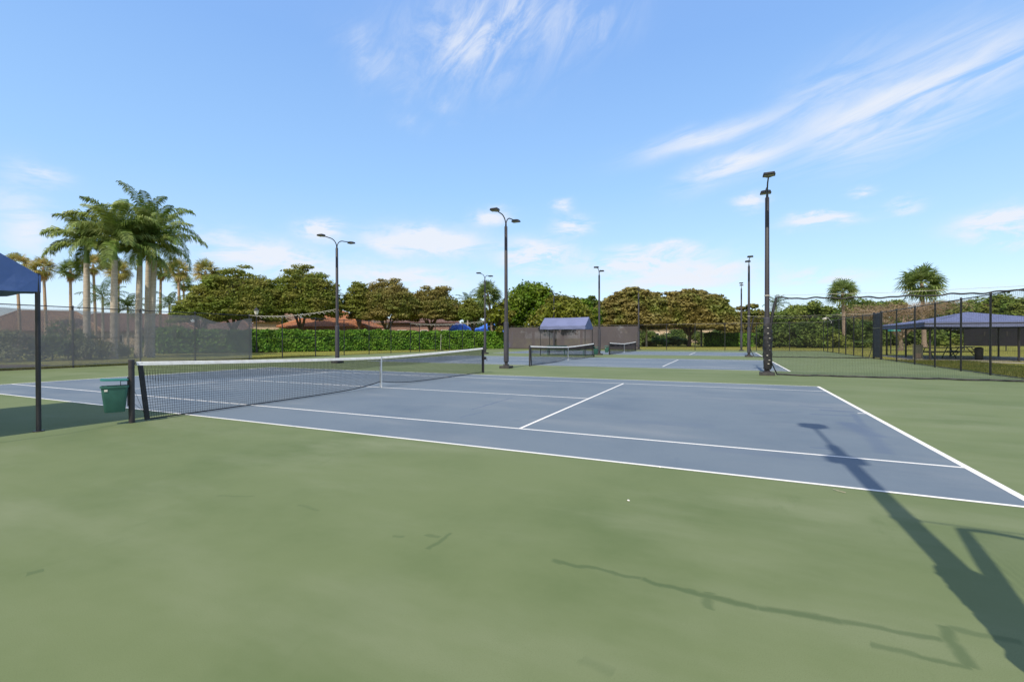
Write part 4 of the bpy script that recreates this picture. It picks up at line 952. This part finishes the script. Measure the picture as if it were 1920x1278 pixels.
h0 = np.array(at(300, 47)); h1 = np.array(at(700, 58.5)); h2 = np.array(at(940, 66))
hedge('long clipped bright green hedge behind the left fence', [h0, h1, h2], 1.6, 2.35, 5, .14, 38000)
hedge('short clipped green hedge block behind the thin far pole', [np.array(at(1325, 82)), np.array(at(1412, 78))], 2.5, 2.15, 6, .19, 5000)
# ---- palms
def frond(V, base, az_, el0, L, rs, n=34, droop=1.35, ll=.55, lw=.035, plum=.6, twist=0):
    d = np.array([math.cos(az_), math.sin(az_), 0]); pts = []; a_ = el0; p_ = np.array(base, float); st = L/n
    for i in range(n+1):
        pts.append(p_.copy()); p_ = p_+(d*math.cos(a_)+np.array([0, 0, 1])*math.sin(a_))*st; a_ -= droop*(1.6*i/n+.2)/n
    pts = np.array(pts); side = np.array([-d[1], d[0], 0])
    for i in range(2, n+1):
        s = i/n; t_ = pts[i]-pts[i-1]; t_ /= np.linalg.norm(t_); up = np.cross(side, t_); l = ll*(math.sin(math.pi*min(1, .12+.82*s))**.6)*rs.uniform(.85, 1.1)
        for sd_ in (-1, 1):
            for rep in range(2 if plum > .2 else 1):
                u = rs.normal()*plum; dv = side*sd_*math.cos(u)+up*math.sin(u)*.8+t_*.55; dv /= np.linalg.norm(dv)
                e1 = pts[i]+dv*l*.55-np.array([0, 0, .04*l]); e2 = pts[i]+dv*l*.9-np.array([0, 0, .48*l*rs.uniform(.6, 1.3)]); wv = t_*lw
                V.append([pts[i]-wv*.6, e1-wv, e1+wv, pts[i]+wv*.6]); V.append([e1-wv, e2-wv*.15, e2+wv*.15, e1+wv])
    w_ = side*.035
    for i in range(n): V.append([pts[i]-w_*(1-i/n), pts[i]+w_*(1-i/n), pts[i+1]+w_*(1-(i+1)/n), pts[i+1]-w_*(1-(i+1)/n)])
def royal(label, px, D, base_r, shaft_py, L, seed, nf=17, lean=(0, 0), shaft=1.7):
    rs = np.random.default_rng(seed); x, y = at(px, D); t = thing('royal_palm', label, 'palm tree', (x, y, -.03), 0, 'royal palms behind the grey windscreen')
    zs = hgt(shaft_py, D); g = MB(); K = 14
    def ax(s): return (lean[0]*s**1.4, lean[1]*s**1.4, zs*s)
    g.tube([ax(i/K) for i in range(K+1)], [base_r*(1.25-.25*min(1, i/2))*(1-.22*(i/K)+.08*math.sin(math.pi*i/K)) for i in range(K+1)], 14); g.build('trunk', M['trunk_grey'], t, True)
    tx, ty, _ = ax(1); g = MB(); g.tube([(tx, ty, zs-.02), (tx, ty, zs+.3), (tx, ty, zs+shaft)], [base_r*.72, base_r*.78, base_r*.42], 12); g.build('crownshaft', M['shaft'], t, True)
    V = []
    for k in range(nf):
        s = k/nf; a_ = k*2.399+rs.uniform(-.25, .25); frond(V, (tx, ty, zs+shaft*rs.uniform(.85, 1.0)), a_, R(84-112*s**1.3)+rs.normal()*.08, L*rs.uniform(.85, 1.08), rs, 44, rs.uniform(1.3, 2.0), .74, .036, .24)
    frond(V, (tx, ty, zs+shaft), 0, R(88), L*.55, rs, 20, .2, .12, .02, .1)
    quads('crown', V, M['royal'], t); return t
royal('leftmost royal palm, grey trunk behind the windscreen', 163, 36, .23, 492, 3.1, 1, 18, (-.2, .1))
royal('royal palm second from the left with a long green crownshaft', 213, 35, .235, 486, 3.9, 2, 19, (0, .1), 1.9)
royal('royal palm in the middle of the right hand trio, short crown', 259, 37, .24, 497, 3.5, 3, 17, (-.1, .2))
royal('royal palm second from the right, dark trunk partly hidden', 276, 41, .23, 466, 4.5, 4, 19, (.1, .1))
royal('rightmost royal palm leaning slightly right, widest crown', 283, 38, .24, 488, 3.8, 5, 19, (.35, .1))
def fan_leaf(V, base, dirv, petiole, rad, rs, segs=17, spread=R(260)):
    d = np.array(dirv, float); d /= np.linalg.norm(d); side = np.cross(d, [0, 0, 1]); nl_ = np.linalg.norm(side); side = side/nl_ if nl_ > .05 else np.array([1., 0, 0]); up = np.cross(side, d)
    c = np.array(base)+d*petiole; wv = side*.02; V.append([np.array(base)-wv, np.array(base)+wv, c+wv, c-wv])
    tw = rs.normal()*.5; s2 = side*math.cos(tw)+up*math.sin(tw); u2 = np.cross(s2, d)
    for k in range(segs):
        a_ = -spread/2+spread*k/(segs-1); v = d*math.cos(a_)+s2*math.sin(a_); v = v-u2*.22*abs(math.sin(a_*.5)); l = rad*(.72+.28*math.cos(a_*.45))*rs.uniform(.88, 1.08)
        q = np.cross(v, u2); q = q/np.linalg.norm(q)*rad*.055; m_ = c+v*l*.6; e = c+v*l-np.array([0, 0, .22*l*rs.uniform(.4, 1.5)])
        V.append([c-q*.3, m_-q, m_+q, c+q*.3]); V.append([m_-q, e-q*.1, e+q*.1, m_+q])
def fan_palm(label, px, D, tr, crown_py, seed, group, name='fan_palm', nl=30, pet=.9, rad=.85, mt='fan', skirt=0, trunk='trunk_tan', lean=(0, 0), lowest=-.75, young=0):
    rs = np.random.default_rng(seed); x, y = at(px, D); t = thing(name, label, 'palm tree', (x, y, -.03), 0, group)
    zc = hgt(crown_py, D); K = 10; ax = lambda s: (lean[0]*s**1.5, lean[1]*s, zc*s)
    g = MB(); g.tube([ax(i/K) for i in range(K+1)], [tr*(1.35 if i == 0 else 1.0)*(1-.25*i/K) for i in range(K+1)], 10); g.build('trunk', M[trunk], t, True)
    c = np.array(ax(1)); V = []
    for k in range(nl):
        s = k/(nl-1); z = 1.0-(1-lowest)*s; a_ = k*2.399+rs.uniform(-.3, .3); r_ = math.sqrt(max(.02, 1-min(1, z*z)))
        fan_leaf(V, c+np.array([0, 0, -.15*s]), (r_*math.cos(a_), r_*math.sin(a_), z+.1), pet*rs.uniform(.8, 1.15), rad*rs.uniform(.85, 1.1), rs)
    quads('crown', V, M[mt], t)
    if skirt:
        V = []
        for k in range(int(20*skirt)):
            a_ = k*2.399; zz_ = -rs.uniform(.1, 1.0)*skirt*1.2; r_ = .35*rs.uniform(.5, 1)
            fan_leaf(V, c+np.array([0, 0, zz_*.6]), (r_*math.cos(a_), r_*math.sin(a_), -.8), .35, .62*rs.uniform(.8, 1.2), rs, 9, R(120))
        quads('dead_skirt', V, M['skirt'], t)
    return t
GW = 'tall slender fan palms behind the royal palms'
for i, (px, D, cy, ln_, sk_, mt, lab) in enumerate([
    (38, 72, 492, (-1.2, 0), 1.0, 'fan_yellow', 'leftmost slender fan palm, above the canopy corner'),
    (87, 70, 500, (-.8, 0), 1.6, 'fan_yellow', 'slender fan palm with a thick brown skirt, second from the left'),
    (133, 72, 505, (0, 0), 1.6, 'fan', 'slender fan palm just left of the first royal palm trunk'),
    (180, 74, 495, (-.7, 0), 1.3, 'fan_yellow', 'slender fan palm between the first two royal palms'),
    (221, 70, 508, (.3, 0), 1.4, 'fan_yellow', 'slender fan palm close right of the second royal palm'),
    (300, 74, 505, (.4, 0), 1.5, 'fan', 'slender fan palm just right of the royal palm group'),
    (337, 70, 505, (-.2, 0), 1.4, 'fan_yellow', 'slender fan palm left of the broad olive tree, with yellow leaves'),
    (386, 66, 508, (0, 0), 1.5, 'fan_yellow', 'slender fan palm poking from the top of the olive tree'),
    (345, 86, 530, (0, 0), 1.0, 'fan', 'shorter far fan palm left of the olive tree')]):
    fan_palm(lab, px, D, .22, cy, 200+i, GW, 'fan_palm', 28, 1.05, 1.15, mt, sk_, 'trunk_tan', ln_)
GP = 'sabal palms round the courts'
fan_palm('round headed sabal palm behind the near divider net', 1583, 66, .27, 550, 301, GP, 'sabal_palm', 44, 1.15, 1.25, 'fan', 0, 'trunk_sabal', (-.2, 0), -.8)
fan_palm('taller sabal palm above the left end of the pavilion', 1733, 66, .30, 534, 302, GP, 'sabal_palm', 46, 1.6, 1.75, 'fan', 0, 'trunk_sabal', (-.3, 0), -.8)
x_, y_ = at(925, 68)
fan_palm('slim sabal palm with a pale leaning trunk left of the brown windscreen', 925, 66, .22, 552, 303, GP, 'sabal_palm', 44, 1.2, 1.25, 'fan', 0, 'trunk_sabal', (-.9, 0), -.85)
def feather_palm(label, px, D, crown_py, L, seed, tr=.16, lean=(0, 0), nf=16, mt='coco'):
    rs = np.random.default_rng(seed); x, y = at(px, D); t = thing('coconut_palm', label, 'palm tree', (x, y, -.03), 0, 'feathery palms among the trees')
    zc = hgt(crown_py, D); g = MB(); K = 8; ax = lambda s: (lean[0]*s**1.5, lean[1]*s, zc*s)
    g.tube([ax(i/K) for i in range(K+1)], [tr*(1-.3*i/K) for i in range(K+1)], 8); g.build('trunk', M['trunk_grey'], t, True)
    V = []
    for k in range(nf): frond(V, ax(1), k*2.399, R(75-105*k/nf), L*rs.uniform(.8, 1.1), rs, 18, 1.2, .7, .05, .12)
    quads('crown', V, M[mt], t); return t
feather_palm('dark feathery palm between the first and second royal palm trunks', 193, 58, 556, 3.2, 401, .18)
feather_palm('short feathery palm right of the second royal palm', 240, 60, 575, 2.6, 402, .16)
feather_palm('feathery palm low between the royal palms and olive tree', 318, 64, 570, 2.6, 403, .16)
feather_palm('feathery palm right beside the hedge pole, under the dark tree', 651, 84, 570, 3.4, 404, .2)
feather_palm('small feathery palm poking up left of the slim sabal palm', 877, 92, 565, 3.0, 405, .2)
feather_palm('pale stemmed feathery palm under the bronze trees', 702, 90, 582, 2.8, 406, .25)
feather_palm('pale slim feathery palm right of the brown windscreen', 1212, 80, 608, 2.6, 407, .18)
feather_palm('feathery palm by the far lawn under the wide layered tree', 1315, 84, 606, 2.6, 408, .18)
feather_palm('feathery palm in the gap above the right thicket', 1455, 92, 572, 2.6, 409, .2)
# bare branched tree behind the right fence
rs = np.random.default_rng(77); x, y = at(1688, 52); t = thing('bare_tree', 'leafless pale twisted tree with a drooping twig crown behind the right fence', 'tree', (x, y, -.03))
g = MB(); V = []; zt = hgt(572, 52); rx = 82*52/FPX
g.tube([(0, 0, -.1), (.1, 0, .5), (0, 0, 1.3)], [.32, .24, .2], 8)
def tw(p_, q_, w_=.018):
    p_ = np.array(p_); q_ = np.array(q_); d = q_-p_; s = np.cross(d, rs.normal(size=3)); s = s/np.linalg.norm(s)*w_; V.append([p_-s, p_+s, q_+s*.5, q_-s*.5])
for k in range(13):
    a_ = 2*math.pi*k/13+rs.uniform(-.2, .2); e = (rx*.75*math.cos(a_)*rs.uniform(.5, 1), rx*.6*math.sin(a_), zt-.5-rs.uniform(0, .5)); limb(g, (0, 0, 1.25), e, .13, .04, rs, 7, .5)
    for j in range(9):
        e2 = np.array(e)+rs.normal(size=3)*np.array([1.0, 1.0, .3]); e2[2] = min(e2[2], zt); limb(g, e, e2, .035, .012, rs, 3, .4)
        for q in range(34):
            p_ = e2+rs.normal(size=3)*np.array([.55, .55, .28]); p_[2] = min(p_[2], zt+.05); tw(p_, p_+rs.normal(size=3)*np.array([.35, .35, .22])-np.array([0, 0, .12]))
g.build('trunk', M['palebark'], t, True); quads('twigs', V, M['twigs'], t)
# grass blades on the strips close to the fences
rs = np.random.default_rng(9)
def blades(x0, x1, y0, y1, k, h):
    C = np.stack([rs.uniform(x0, x1, k), rs.uniform(y0, y1, k), np.full(k, -.03)], 1); a_ = rs.uniform(0, 6.28, k); d = np.stack([np.cos(a_), np.sin(a_), np.zeros(k)], 1)*.012
    tip = C+np.stack([rs.normal(size=k)*.04, rs.normal(size=k)*.04, h*rs.uniform(.5, 1.3, k)], 1); return np.stack([C-d, C+d, tip], 1)
V = np.concatenate([blades(FX1+.2, FX1+4.5, 10, 33, 26000, .09), blades(FX0-3.5, FX0-.2, 2, 24, 16000, .09)])
tag(quads('grass', V, M['grassblade'], None, 3), 'short grass blades along the fences', 'grass', kind='stuff')
